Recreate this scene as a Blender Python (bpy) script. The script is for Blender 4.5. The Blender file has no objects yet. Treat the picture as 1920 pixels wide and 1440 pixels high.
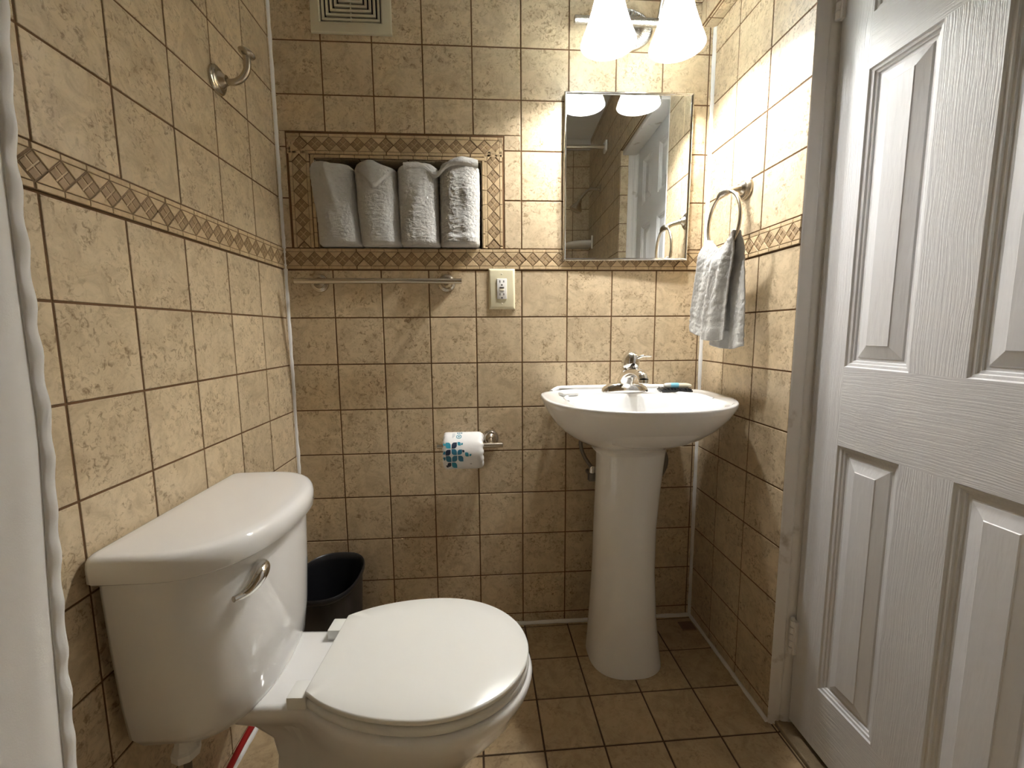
import bpy, bmesh, math, random
from mathutils import Vector, Matrix, noise
random.seed(7)
PI = math.pi
S = bpy.context.scene
col = S.collection

# ------------------------------------------------------------------ camera
cam_d = bpy.data.cameras.new('camera'); cam = bpy.data.objects.new('camera', cam_d); col.objects.link(cam)
cam_d.sensor_fit = 'HORIZONTAL'; cam_d.sensor_width = 36.0
cam_d.lens = 813.23 / 1920 * 36.0
cam_d.clip_start = 0.02; cam_d.clip_end = 50
Rm = Matrix(((0.9976888, 0.0151585, -0.0662364), (-0.0675720, 0.1188158, -0.9906144), (-0.0071463, 0.9928006, 0.1195655))).to_4x4()
Rm.translation = Vector((0.63781, -1.48975, 1.07917))
cam.matrix_world = Rm
S.camera = cam

# ------------------------------------------------------------------ light, exposure
W_ = bpy.data.worlds.new('world'); S.world = W_; W_.use_nodes = True
W_.node_tree.nodes['Background'].inputs[0].default_value = (1.0, 0.9, 0.75, 1)
W_.node_tree.nodes['Background'].inputs[1].default_value = 0.1
BULB_COLOR = (1.0, 0.985, 0.955)
BULB_STRENGTH = 200.0
BULB_DOWN, BULB_SIDE, BULB_UP = 1.0, .12, .16
S.view_settings.view_transform = 'Standard'
S.view_settings.look = 'None'
S.view_settings.exposure = 2.56
S.view_settings.gamma = 1.0
S.view_settings.use_curve_mapping = False

# ------------------------------------------------------------------ dimensions (metres)
W = 1.411          # width between side walls
T = 0.155          # tile pitch
XG = 0.7726        # a vertical grout line on the back wall
ZB0, ZB1 = 1.284, 1.353   # border band
CEIL = 2.47
YR = -1.081        # return wall (start of the shower alcove)
XA = 1.362         # alcove side wall / header face
YF = -2.02         # far wall of the shower
ZH = 2.056         # underside of header
GR = 0.0042        # grout width

# ------------------------------------------------------------------ material helpers
def mat(name):
    m = bpy.data.materials.new(name); m.use_nodes = True
    return m, m.node_tree.nodes, m.node_tree.links, m.node_tree.nodes['Principled BSDF']
def lin(c):
    return tuple(((v/255)/12.92 if v/255 <= .04045 else ((v/255+.055)/1.055)**2.4) for v in c) + (1,)
def simple(name, rgb, rough=.5, metal=0, coat=0, bump=None, spec=.5, **kw):
    m, N, L, P = mat(name)
    P.inputs['Base Color'].default_value = rgb if len(rgb) == 4 else rgb+(1,)
    P.inputs['Roughness'].default_value = rough; P.inputs['Metallic'].default_value = metal
    P.inputs['Coat Weight'].default_value = coat; P.inputs['Coat Roughness'].default_value = .05
    P.inputs['Specular IOR Level'].default_value = spec
    for k, v in kw.items(): P.inputs[k.replace('_', ' ')].default_value = v
    # a little variation so that nothing is perfectly uniform
    tc = N.new('ShaderNodeTexCoord'); no = N.new('ShaderNodeTexNoise')
    sc, st = bump if bump else (60, .02)
    no.inputs['Scale'].default_value = sc; no.inputs['Detail'].default_value = 4
    L.new(tc.outputs['Object'], no.inputs['Vector'])
    bp = N.new('ShaderNodeBump'); bp.inputs['Strength'].default_value = st; bp.inputs['Distance'].default_value = .002
    L.new(no.outputs['Fac'], bp.inputs['Height']); L.new(bp.outputs['Normal'], P.inputs['Normal'])
    return m

def tile_material(name, cream, brown, amount=.5, rough=.36):
    m, N, L, P = mat(name)
    tc = N.new('ShaderNodeTexCoord'); geo = N.new('ShaderNodeNewGeometry')
    mul = N.new('ShaderNodeVectorMath'); mul.operation = 'SCALE'; mul.inputs['Scale'].default_value = 37.0
    cmb = N.new('ShaderNodeCombineXYZ')
    for i in range(3): L.new(geo.outputs['Random Per Island'], cmb.inputs[i])
    L.new(cmb.outputs[0], mul.inputs[0])
    add = N.new('ShaderNodeVectorMath'); add.operation = 'ADD'
    L.new(tc.outputs['Object'], add.inputs[0]); L.new(mul.outputs[0], add.inputs[1])
    def nz(scale, det, dist, rough=.6):
        n = N.new('ShaderNodeTexNoise'); n.inputs['Scale'].default_value = scale; n.inputs['Detail'].default_value = det
        n.inputs['Distortion'].default_value = dist; n.inputs['Roughness'].default_value = rough
        L.new(add.outputs[0], n.inputs['Vector']); return n
    def ramp(src, p0, p1, c0=(0, 0, 0, 1), c1=(1, 1, 1, 1)):
        r = N.new('ShaderNodeValToRGB'); r.color_ramp.elements[0].position = p0; r.color_ramp.elements[1].position = p1
        r.color_ramp.elements[0].color = c0; r.color_ramp.elements[1].color = c1
        L.new(src, r.inputs[0]); return r
    def mth(op, a, b):
        k = N.new('ShaderNodeMath'); k.operation = op
        for i, v in enumerate((a, b)):
            if isinstance(v, (int, float)): k.inputs[i].default_value = v
            else: L.new(v, k.inputs[i])
        return k.outputs[0]
    big = ramp(nz(11, 4, .8).outputs['Fac'], .40, .60)
    fine = ramp(nz(85, 8, .9, .70).outputs['Fac'], .50, .63)
    soft = ramp(nz(17, 7, 1.2, .68).outputs['Fac'], .42, .66)
    mask = mth('MULTIPLY', mth('MULTIPLY', fine.outputs['Color'], mth('ADD', mth('MULTIPLY', big.outputs['Color'], .85), .15)), amount)
    softm = mth('MULTIPLY', soft.outputs['Color'], .72)
    mx = N.new('ShaderNodeMix'); mx.data_type = 'RGBA'; mx.inputs['A'].default_value = cream
    mid = tuple((a*.42+b*.58) for a, b in zip(cream, brown)); mx.inputs['B'].default_value = mid
    L.new(softm, mx.inputs['Factor'])
    mx2 = N.new('ShaderNodeMix'); mx2.data_type = 'RGBA'; mx2.inputs['B'].default_value = brown
    L.new(mask, mx2.inputs['Factor']); L.new(mx.outputs['Result'], mx2.inputs['A'])
    hsv = N.new('ShaderNodeHueSaturation')
    v = mth('ADD', mth('MULTIPLY', geo.outputs['Random Per Island'], .12), .94)
    L.new(v, hsv.inputs['Value']); L.new(mx2.outputs['Result'], hsv.inputs['Color'])
    L.new(hsv.outputs[0], P.inputs['Base Color'])
    P.inputs['Roughness'].default_value = rough
    bn = nz(28, 4, .3); b2 = nz(180, 3, 0)
    bp = N.new('ShaderNodeBump'); bp.inputs['Strength'].default_value = .14; bp.inputs['Distance'].default_value = .004
    L.new(bn.outputs['Fac'], bp.inputs['Height'])
    bp2 = N.new('ShaderNodeBump'); bp2.inputs['Strength'].default_value = .10; bp2.inputs['Distance'].default_value = .0008
    L.new(b2.outputs['Fac'], bp2.inputs['Height']); L.new(bp.outputs[0], bp2.inputs['Normal'])
    L.new(bp2.outputs['Normal'], P.inputs['Normal'])
    return m

M_tile = tile_material('wall_tile', (.65, .525, .35, 1), (.25, .17, .09, 1), 1.0)
M_floor = tile_material('floor_tile', (.50, .375, .22, 1), (.22, .15, .075, 1), .6, .42)
M_grout = simple('grout', (.15, .078, .03), .9, bump=(400, .4))
M_fgrout = simple('floor_grout', (.085, .05, .024), .9, bump=(400, .4))
M_list = tile_material('border_light', (.60, .455, .27, 1), (.32, .215, .11, 1), .6, .4)
M_listd = tile_material('border_brown', (.34, .235, .125, 1), (.20, .13, .065, 1), .5, .6)
M_listg = simple('border_groove', (.17, .105, .05), .8, bump=(200, .3))
M_ceil = simple('ceiling_paint', (.82, .81, .79), .8)
M_caulk = simple('caulk', (.82, .81, .79), .45)
M_porc = simple('porcelain', (.87, .865, .85), .07, coat=.5, bump=(3, .01))
M_seat = simple('seat_plastic', (.86, .86, .82), .2, bump=(4, .01))
M_chrome = simple('chrome', (.78, .77, .75), .07, 1, bump=(5, .01))
M_nickel = simple('brushed_nickel', (.56, .51, .43), .27, 1, bump=(300, .05))
M_dull = simple('dull_metal', (.20, .18, .155), .4, .8, bump=(500, .3))
M_black = simple('black_plastic', (.012, .012, .014), .35)
M_dark = simple('dark_gap', (.01, .008, .006), .9)
M_ivory = simple('ivory_plastic', (.72, .66, .46), .3)
M_vent = simple('vent_plastic', (.62, .58, .44), .4)
M_white = simple('white_plastic', (.80, .79, .76), .3)
M_mirror = simple('mirror_glass', (.86, .88, .87), .012, 1, bump=(3, .0))
M_red = simple('red_rubber', (.42, .02, .02), .4)
M_paper = simple('paper_wrap', (.84, .83, .82), .45, bump=(40, .25))
M_teal = simple('teal_print', (.02, .26, .36), .45)
M_blue = simple('blue_print', (.02, .17, .27), .45)
M_navy = simple('navy_print', (.008, .02, .05), .45)
M_label = simple('light_blue_label', (.22, .55, .68), .4)
M_cream = simple('cream_plastic', (.80, .74, .58), .3)
M_grey = simple('grey_print', (.35, .38, .42), .5)
M_green = simple('green_tag', (.05, .25, .10), .5)
M_thresh = tile_material('threshold_stone', (.34, .26, .16, 1), (.14, .10, .055, 1), .5, .4)

def m_trim():
    m, N, L, P = mat('jamb_paint')
    tc = N.new('ShaderNodeTexCoord'); no = N.new('ShaderNodeTexNoise'); no.inputs['Scale'].default_value = 14
    no.inputs['Detail'].default_value = 6; L.new(tc.outputs['Object'], no.inputs['Vector'])
    r = N.new('ShaderNodeValToRGB'); r.color_ramp.elements[0].position = .26; r.color_ramp.elements[1].position = .36
    r.color_ramp.elements[0].color = (.46, .41, .35, 1); r.color_ramp.elements[1].color = (.76, .74, .72, 1)
    L.new(no.outputs['Fac'], r.inputs[0]); L.new(r.outputs[0], P.inputs['Base Color'])
    P.inputs['Roughness'].default_value = .45
    bp = N.new('ShaderNodeBump'); bp.inputs['Strength'].default_value = .25; bp.inputs['Distance'].default_value = .002
    L.new(no.outputs['Fac'], bp.inputs['Height']); L.new(bp.outputs[0], P.inputs['Normal'])
    return m
M_jamb = m_trim()

def m_door(name, axis, strength=.26):
    """white paint over embossed wood grain running along an axis"""
    m, N, L, P = mat(name)
    tc = N.new('ShaderNodeTexCoord'); mp = N.new('ShaderNodeMapping')
    sc = {'z': (420, 420, 5), 'y': (420, 5, 420), 'w': (60, 60, 9)}[axis]
    mp.inputs['Scale'].default_value = sc
    wob = N.new('ShaderNodeTexNoise'); wob.inputs['Scale'].default_value = 6; L.new(tc.outputs['Object'], wob.inputs['Vector'])
    vm = N.new('ShaderNodeVectorMath'); vm.operation = 'MULTIPLY_ADD'
    vm.inputs[1].default_value = (.018, .018, .018); L.new(wob.outputs['Color'], vm.inputs[0]); L.new(tc.outputs['Object'], vm.inputs[2])
    L.new(vm.outputs[0], mp.inputs['Vector'])
    no = N.new('ShaderNodeTexNoise'); no.inputs['Scale'].default_value = 1; no.inputs['Detail'].default_value = 3
    L.new(mp.outputs[0], no.inputs['Vector'])
    r = N.new('ShaderNodeValToRGB'); r.color_ramp.elements[0].position = .38; r.color_ramp.elements[1].position = .58
    L.new(no.outputs['Fac'], r.inputs[0])
    bp = N.new('ShaderNodeBump'); bp.inputs['Strength'].default_value = strength; bp.inputs['Distance'].default_value = .0012
    L.new(r.outputs[0], bp.inputs['Height']); L.new(bp.outputs[0], P.inputs['Normal'])
    P.inputs['Base Color'].default_value = (.655, .655, .665, 1); P.inputs['Roughness'].default_value = .36
    return m
M_door_v = m_door('door_paint_vertical_grain', 'z')
M_door_h = m_door('door_paint_horizontal_grain', 'y')
M_door_p = m_door('door_paint_panel', 'w', .22)

def m_cloth(name, rgb, scale, strength, transl=0.0, sheen=.3):
    m, N, L, P = mat(name)
    P.inputs['Base Color'].default_value = rgb+(1,); P.inputs['Roughness'].default_value = .9
    P.inputs['Sheen Weight'].default_value = sheen; P.inputs['Specular IOR Level'].default_value = .1
    tc = N.new('ShaderNodeTexCoord'); v = N.new('ShaderNodeTexNoise'); v.inputs['Scale'].default_value = scale
    v.inputs['Detail'].default_value = 4; v.inputs['Roughness'].default_value = .75
    L.new(tc.outputs['Object'], v.inputs['Vector'])
    bp = N.new('ShaderNodeBump'); bp.inputs['Strength'].default_value = strength; bp.inputs['Distance'].default_value = .003
    L.new(v.outputs['Fac'], bp.inputs['Height']); L.new(bp.outputs[0], P.inputs['Normal'])
    if transl:
        t = N.new('ShaderNodeBsdfTranslucent'); t.inputs[0].default_value = rgb+(1,)
        mx = N.new('ShaderNodeMixShader'); mx.inputs[0].default_value = transl
        L.new(P.outputs[0], mx.inputs[1]); L.new(t.outputs[0], mx.inputs[2])
        L.new(mx.outputs[0], N['Material Output'].inputs['Surface'])
    return m
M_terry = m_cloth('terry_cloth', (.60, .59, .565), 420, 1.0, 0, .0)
M_curtain = m_cloth('curtain_fabric', (.93, .92, .90), 900, .15, .35, .1)

def m_shade():
    m, N, L, P = mat('frosted_ribbed_glass')
    P.inputs['Base Color'].default_value = (.62, .65, .65, 1); P.inputs['Roughness'].default_value = .25
    t = N.new('ShaderNodeBsdfTranslucent'); t.inputs[0].default_value = (.66, .69, .69, 1)
    mx = N.new('ShaderNodeMixShader'); mx.inputs[0].default_value = .50
    L.new(P.outputs[0], mx.inputs[1]); L.new(t.outputs[0], mx.inputs[2])
    tr = N.new('ShaderNodeBsdfTransparent'); tr.inputs[0].default_value = (.95, .96, .95, 1)
    m2 = N.new('ShaderNodeMixShader'); m2.inputs[0].default_value = .04
    L.new(mx.outputs[0], m2.inputs[1]); L.new(tr.outputs[0], m2.inputs[2])
    L.new(m2.outputs[0], N['Material Output'].inputs['Surface'])
    return m
M_shade = m_shade()
def m_bulb():
    m, N, L, P = mat('lit_bulb')
    e = N.new('ShaderNodeEmission'); e.inputs[0].default_value = BULB_COLOR+(1,); 
    # the bulb throws most of its light downwards, like a reflector lamp
    g = N.new('ShaderNodeNewGeometry'); sp = N.new('ShaderNodeSeparateXYZ'); L.new(g.outputs['Normal'], sp.inputs[0])
    # (profile over the height of the normal: bottom, side, top)
    r = N.new('ShaderNodeValToRGB'); el = r.color_ramp.elements
    el[0].position = .08; el[0].color = (BULB_DOWN,)*3+(1,); el[1].position = .52; el[1].color = (BULB_SIDE,)*3+(1,)
    k = el.new(.88); k.color = (BULB_UP,)*3+(1,)
    ma = N.new('ShaderNodeMath'); ma.operation = 'MULTIPLY_ADD'; ma.inputs[1].default_value = .5; ma.inputs[2].default_value = .5
    L.new(sp.outputs['Z'], ma.inputs[0]); L.new(ma.outputs[0], r.inputs[0])
    mu = N.new('ShaderNodeMath'); mu.operation = 'MULTIPLY'; mu.inputs[1].default_value = BULB_STRENGTH
    L.new(r.outputs[0], mu.inputs[0]); L.new(mu.outputs[0], e.inputs[1])
    L.new(e.outputs[0], N['Material Output'].inputs['Surface']); return m
M_bulb = m_bulb()
def m_pewter():
    m = simple('embossed_pewter', (.50, .48, .45), .25, 1, bump=(260, .8)); return m
M_pewter = m_pewter()

# ------------------------------------------------------------------ object helpers
def link(name, bm, mats, parent=None, smooth=35, recalc=True):
    if recalc: bmesh.ops.recalc_face_normals(bm, faces=bm.faces[:])
    me = bpy.data.meshes.new(name); bm.to_mesh(me); bm.free()
    for m in (mats if isinstance(mats, (list, tuple)) else [mats]): me.materials.append(m)
    if smooth:
        me.polygons.foreach_set('use_smooth', [True]*len(me.polygons))
        me.set_sharp_from_angle(angle=math.radians(smooth))
    o = bpy.data.objects.new(name, me); col.objects.link(o)
    if parent: o.parent = parent
    return o
def thing(name, label, cat, loc=(0, 0, 0), rotz=0, group=None):
    o = bpy.data.objects.new(name, None); col.objects.link(o); o.location = loc; o.rotation_euler = (0, 0, rotz)
    o.empty_display_size = .05
    o['label'] = label; o['category'] = cat
    if group: o['group'] = group
    return o
def tag(o, label, cat, group=None):
    o['label'] = label; o['category'] = cat
    if group: o['group'] = group
    return o
def structure(o, label=None):
    o['kind'] = 'structure'
    if label: o['label'] = label
    return o
def BM(): return bmesh.new()
def box(bm, x0, x1, y0, y1, z0, z1, bev=0, mi=0, seg=2, M=None):
    b = bmesh.new(); bmesh.ops.create_cube(b, size=1)
    for v in b.verts:
        v.co = Vector(((x0+x1)/2+v.co.x*(x1-x0), (y0+y1)/2+v.co.y*(y1-y0), (z0+z1)/2+v.co.z*(z1-z0)))
    if bev: bmesh.ops.bevel(b, geom=b.edges[:], offset=bev, segments=seg, affect='EDGES', profile=.5)
    merge(bm, b, mi, M)
def merge(bm, b, mi=0, M=None):
    mp = {}
    for v in b.verts: mp[v] = bm.verts.new(M @ v.co if M else v.co)
    for f in b.faces:
        try: nf = bm.faces.new([mp[v] for v in f.verts]); nf.material_index = mi
        except ValueError: pass
    b.free()
def rings(bm, rs, mi=0, cap0=True, cap1=True, closed=True):
    """loft of rings of points"""
    vs = [[bm.verts.new(p) for p in r] for r in rs]
    n = len(vs[0])
    for a, b in zip(vs, vs[1:]):
        for i in range(n if closed else n-1):
            j = (i+1) % n
            f = bm.faces.new((a[i], a[j], b[j], b[i])); f.material_index = mi
    if closed:
        if cap0: bm.faces.new(vs[0][::-1]).material_index = mi
        if cap1: bm.faces.new(vs[-1]).material_index = mi
    return vs
def basis(d):
    d = Vector(d).normalized(); u = Vector((0, 0, 1)) if abs(d.z) < .9 else Vector((1, 0, 0))
    a = d.cross(u).normalized(); b = d.cross(a).normalized(); return a, b
def lathe(bm, prof, origin=(0, 0, 0), axis=(0, 0, 1), seg=40, mi=0, cap0=True, cap1=True, sx=1, sy=1, fn=None):
    """profile of (radius, height) swept around an axis"""
    a, b = basis(axis); ax = Vector(axis).normalized(); o = Vector(origin)
    rs = []
    for r, h in prof:
        rs.append([o+ax*h+(a*math.cos(2*PI*i/seg)*sx+b*math.sin(2*PI*i/seg)*sy)*(max(r, 1e-5)*(fn(i, h) if fn else 1)) for i in range(seg)])
    rings(bm, rs, mi, cap0, cap1)
def tube(bm, pts, rad, seg=16, mi=0, cap=True, flat=1.0):
    pts = [Vector(p) for p in pts]; n = len(pts)
    rad = rad if isinstance(rad, (list, tuple)) else [rad]*n
    d0 = (pts[1]-pts[0]).normalized(); a, b = basis(d0); rs = []
    for i, p in enumerate(pts):
        d = (pts[min(i+1, n-1)]-pts[max(i-1, 0)]).normalized()
        a = (a-d*a.dot(d)).normalized(); b = d.cross(a)
        rs.append([p+(a*math.cos(2*PI*k/seg)+b*math.sin(2*PI*k/seg)*flat)*rad[i] for k in range(seg)])
    rings(bm, rs, mi, cap, cap)
def spline(ctrl, n=8):
    """Catmull-Rom through control points (tuples of any length)"""
    c = [ctrl[0]]+list(ctrl)+[ctrl[-1]]; out = []
    for i in range(1, len(c)-2):
        p0, p1, p2, p3 = c[i-1], c[i], c[i+1], c[i+2]
        for k in range(n):
            t = k/n
            out.append(tuple(.5*((2*b)+(-a+cc)*t+(2*a-5*b+4*cc-d)*t*t+(-a+3*b-3*cc+d)*t**3) for a, b, cc, d in zip(p0, p1, p2, p3)))
    out.append(tuple(ctrl[-1])); return out
def sphere(bm, c, r, seg=24, mi=0, sc=(1, 1, 1)):
    b = bmesh.new(); bmesh.ops.create_uvsphere(b, u_segments=seg, v_segments=seg//2, radius=r)
    for v in b.verts: v.co = Vector((v.co.x*sc[0], v.co.y*sc[1], v.co.z*sc[2]))+Vector(c)
    merge(bm, b, mi)

# ------------------------------------------------------------------ tiles
class Frame:
    """a flat surface: origin, u axis, v axis, outward normal"""
    def __init__(s, o, u, v, n): s.o, s.u, s.v, s.n = map(Vector, (o, u, v, n))
    def p(s, a, b, h=0): return s.o+s.u*a+s.v*b+s.n*h
def inset_poly(P, d):
    """inset a convex CCW polygon"""
    n = len(P); L_ = []
    for i in range(n):
        a, b = P[i], P[(i+1) % n]; dx, dy = b[0]-a[0], b[1]-a[1]; l = math.hypot(dx, dy) or 1e-9
        nx, ny = -dy/l, dx/l; L_.append((a[0]+nx*d, a[1]+ny*d, dx/l, dy/l))
    out = []
    for i in range(n):
        x1, y1, dx1, dy1 = L_[i-1]; x2, y2, dx2, dy2 = L_[i]
        den = dx1*dy2-dy1*dx2
        if abs(den) < 1e-9: out.append((x2, y2)); continue
        t = ((x2-x1)*dy2-(y2-y1)*dx2)/den; out.append((x1+dx1*t, y1+dy1*t))
    return out
def raised(bm, F, P, h, bev, mi=0, h0=0.0):
    ar = sum(P[i][0]*P[(i+1) % len(P)][1]-P[(i+1) % len(P)][0]*P[i][1] for i in range(len(P)))
    if abs(ar) < 6e-5: return
    if ar < 0: P = P[::-1]
    q1 = inset_poly(P, bev*.35); q2 = inset_poly(P, bev)
    rs = [[F.p(x, y, h0) for x, y in P], [F.p(x, y, h-bev*.8) for x, y in P], [F.p(x, y, h-bev*.25) for x, y in q1], [F.p(x, y, h) for x, y in q2]]
    rings(bm, rs, mi, cap0=False)
def clip(P, a, b, c):
    """keep a*x+b*y<=c"""
    out = []
    for i in range(len(P)):
        p, q = P[i], P[(i+1) % len(P)]; dp, dq = a*p[0]+b*p[1]-c, a*q[0]+b*q[1]-c
        if dp <= 0: out.append(p)
        if (dp < 0 < dq) or (dq < 0 < dp):
            t = dp/(dp-dq); out.append((p[0]+(q[0]-p[0])*t, p[1]+(q[1]-p[1])*t))
    return out
def cuts(lo, hi, g0, pitch):
    k = math.ceil((lo-g0)/pitch-1e-6); r = [lo]; x = g0+k*pitch
    while x < hi-1e-6:
        if x > lo+.006: r.append(x)
        x += pitch
    if hi-r[-1] < .006 and len(r) > 1: r.pop()
    r.append(hi); return r
def tiles(bm, F, us, vs, holes=(), h=.0017, bev=.0011, mi=0, g=GR):
    for a0, a1 in zip(us, us[1:]):
        for b0, b1 in zip(vs, vs[1:]):
            rs = [(a0+g/2, a1-g/2, b0+g/2, b1-g/2)]
            for (h0, h1, k0, k1) in holes:
                nr = []
                for (x0, x1, y0, y1) in rs:
                    if x1 <= h0 or x0 >= h1 or y1 <= k0 or y0 >= k1: nr.append((x0, x1, y0, y1)); continue
                    if y0 < k0: nr.append((x0, x1, y0, k0-g/2))
                    if y1 > k1: nr.append((x0, x1, k1+g/2, y1))
                    yy0, yy1 = max(y0, k0), min(y1, k1)
                    if x0 < h0: nr.append((x0, h0-g/2, yy0, yy1))
                    if x1 > h1: nr.append((h1+g/2, x1, yy0, yy1))
                rs = nr
            for (x0, x1, y0, y1) in rs:
                if x1-x0 < .004 or y1-y0 < .004: continue
                raised(bm, F, [(x0, y0), (x1, y0), (x1, y1), (x0, y1)], h+random.uniform(-.0002, .0002), bev, mi)
def listello(bm, F, u0, u1, v0, hgt, joint0, piece=.2665, n=6, clips=(), seed=1):
    """embossed border: rows of small bricks around a row of quartered diamonds"""
    rnd = random.Random(seed)
    def put(P, h, bev, mi, h0=.0015):
        for c in clips: P = clip(P, *c)
        if len(P) < 3: return
        P = clip(clip(P, -1, 0, -u0), 1, 0, u1)
        if len(P) < 3: return
        raised(bm, F, P, h, bev, mi, h0)
    k = math.floor((u0-joint0)/piece)
    j = joint0+k*piece
    while j < u1:
        a, b = j+.0015, j+piece-.0015; w = (b-a)/n
        put([(a, v0), (b, v0), (b, v0+hgt), (a, v0+hgt)], .0030, .0008, 2, 0)
        e = .0115*hgt/.069
        for i in range(n):
            x0, x1 = a+w*i, a+w*(i+1); xm = (x0+x1)/2
            for (q0, q1) in ((v0+.001, v0+e-.001), (v0+hgt-e+.001, v0+hgt-.001)):
                put([(x0+.0006-w/2, q0), (x1-.0006-w/2, q0), (x1-.0006-w/2, q1), (x0+.0006-w/2, q1)], .0050, .0011, 0, .002)
            lo, hi = v0+e, v0+hgt-e; ym = (lo+hi)/2; g = .0013
            # triangles between the diamonds
            put([(x0-w/2+1.7*g, lo+g*.3), (x0+w/2-1.7*g, lo+g*.3), (x0, ym-1.3*g)], .0050, .0011, 0, .002)
            put([(x0-w/2+1.7*g, hi-g*.3), (x0+w/2-1.7*g, hi-g*.3), (x0, ym+1.3*g)], .0050, .0011, 0, .002)
            # diamond of four
            A, B, C_, D = (xm, lo), (x1, ym), (xm, hi), (x0, ym)
            def L2(p, q, t): return (p[0]+(q[0]-p[0])*t, p[1]+(q[1]-p[1])*t)
            dia = inset_poly([A, B, C_, D], g*.55)
            put(dia, .0036, .0006, 0, .002)
            c = (xm, ym); mAB, mBC, mCD, mDA = L2(A, B, .5), L2(B, C_, .5), L2(C_, D, .5), L2(D, A, .5)
            for quad in ((A, mAB, c, mDA), (mAB, B, mBC, c), (c, mBC, C_, mCD), (mDA, c, mCD, D)):
                put(inset_poly(list(quad), .0013), .0047+rnd.uniform(-.0002, .0002), .0007, 1, .003)
        j += piece
def slab(bm, F, u0, u1, v0, v1, depth, mi):
    for (a0, a1, b0, b1) in [(u0, u1, v0, v1)]:
        P = [(a0, b0), (a1, b0), (a1, b1), (a0, b1)]
        rings(bm, [[F.p(x, y, -depth) for x, y in P], [F.p(x, y, 0) for x, y in P]], mi)

ROWS_LO = [ZB0-T*k for k in range(0, 8)]
def vrows(lo, hi):
    r = {lo, hi}
    for k in range(0, 10):
        for z in (ZB0-T*k, ZB1+T*k):
            if lo+.006 < z < hi-.006: r.add(z)
    return sorted(r)
def split_rows(rows):
    """runs below and above the border band"""
    lo = [z for z in rows if z <= ZB0+1e-6]; hi = [z for z in rows if z >= ZB1-1e-6]
    return lo, hi

# niche
NX0, NX1, NZ0, NZ1 = .113, .644, 1.353, 1.630        # opening
FX0, FX1, FZ1 = .033, .7125, 1.706                    # decorated frame outside
ND = .105

# ---- back wall
def back_wall():
    bm = BM(); F = Frame((0, 0, 0), (1, 0, 0), (0, 0, 1), (0, -1, 0)); D = .13
    for (a, b, c, d) in ((-.1, W+.1, -.05, NZ0-.001), (-.1, W+.1, NZ1+.001, CEIL+.05), (-.1, NX0-.001, NZ0-.001, NZ1+.001), (NX1+.001, W+.1, NZ0-.001, NZ1+.001)):
        slab(bm, F, a, b, c, d, D, 1)
    us = cuts(.0, W, XG-5*T, T)
    lo, hi = split_rows(vrows(.002, CEIL))
    tiles(bm, F, us, lo); tiles(bm, F, us, hi, holes=[(FX0-.003, FX1+.003, ZB1-.01, FZ1+.003)])
    # bullnose lining round the opening
    F2 = Frame((0, 0, 0), (1, 0, 0), (0, 0, 1), (0, -1, 0))
    # niche lining
    slab(bm, Frame((0, ND+.01, 0), (1, 0, 0), (0, 0, 1), (0, -1, 0)), NX0-.01, NX1+.01, NZ0-.01, NZ1+.01, .01, 1)
    tiles(bm, Frame((0, ND+.01, 0), (1, 0, 0), (0, 0, 1), (0, -1, 0)), cuts(NX0, NX1, XG-5*T, T), [NZ0, NZ0+T, NZ1])
    for o, u, v, n, l in (((NX0, 0, NZ0), (1, 0, 0), (0, 1, 0), (0, 0, 1), NX1-NX0), ((NX0, 0, NZ1), (1, 0, 0), (0, 1, 0), (0, 0, -1), NX1-NX0),
                          ((NX0, 0, NZ0), (0, 0, 1), (0, 1, 0), (1, 0, 0), NZ1-NZ0), ((NX1, 0, NZ0), (0, 0, 1), (0, 1, 0), (-1, 0, 0), NZ1-NZ0)):
        tiles(bm, Frame(o, u, v, n), cuts(0, l, T*.9, T), [0, ND])
    o = structure(link('wall_back', bm, [M_tile, M_grout], smooth=0, recalc=True), 'beige mottled tile wall facing the camera, with the towel niche')
    # embossed borders
    bm = BM()
    listello(bm, F, 0.002, W-.002, ZB0+.002, .066, -.013, seed=3)
    Ft = .062
    # top strip, mitred
    zt = FZ1-.002
    listello(bm, F, FX0, FX1, NZ1+.011, Ft, .096-.2665, clips=[(-1, 1, -FX0+FZ1+.0), (1, 1, FX1+FZ1)], seed=4)
    # sides: u runs up
    Fl = Frame((FX0, 0, ZB1), (0, 0, 1), (1, 0, 0), (0, -1, 0))
    hs = FZ1-ZB1
    # keep points below the miter: for the left strip u - hs <= -v
    listello(bm, Fl, 0.001, hs, .003, .064, .02-.2665, clips=[(1, 1, hs-.001)], seed=5)
    Fr = Frame((FX1, 0, ZB1), (0, 0, 1), (-1, 0, 0), (0, -1, 0))
    listello(bm, Fr, 0.001, hs, .002, .060, .03-.2665, clips=[(1, 1, hs-.001)], seed=6)
    # thin edge bricks round the opening
    for (x0, x1, z0, z1) in ((NX0-.011, NX0-.001, ZB1+.002, NZ1+.001), (NX1+.001, NX1+.008, ZB1+.002, NZ1+.001)):
        n = 6
        for i in range(n):
            raised(bm, F, [(x0, z0+(z1-z0)*i/n+.001), (x1, z0+(z1-z0)*i/n+.001), (x1, z0+(z1-z0)*(i+1)/n-.001), (x0, z0+(z1-z0)*(i+1)/n-.001)], .0045, .001, 0)
    n = 12
    for i in range(n):
        a, b = NX0-.011+(NX1-NX0+.02)*i/n, NX0-.011+(NX1-NX0+.02)*(i+1)/n
        raised(bm, F, [(a+.001, NZ1+.001), (b-.001, NZ1+.001), (b-.001, NZ1+.010), (a+.001, NZ1+.010)], .0045, .001, 0)
    return structure(link('trim_1', bm, [M_list, M_listd, M_listg], smooth=0), 'embossed diamond border round the niche and along the back wall')
back_wall()

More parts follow.
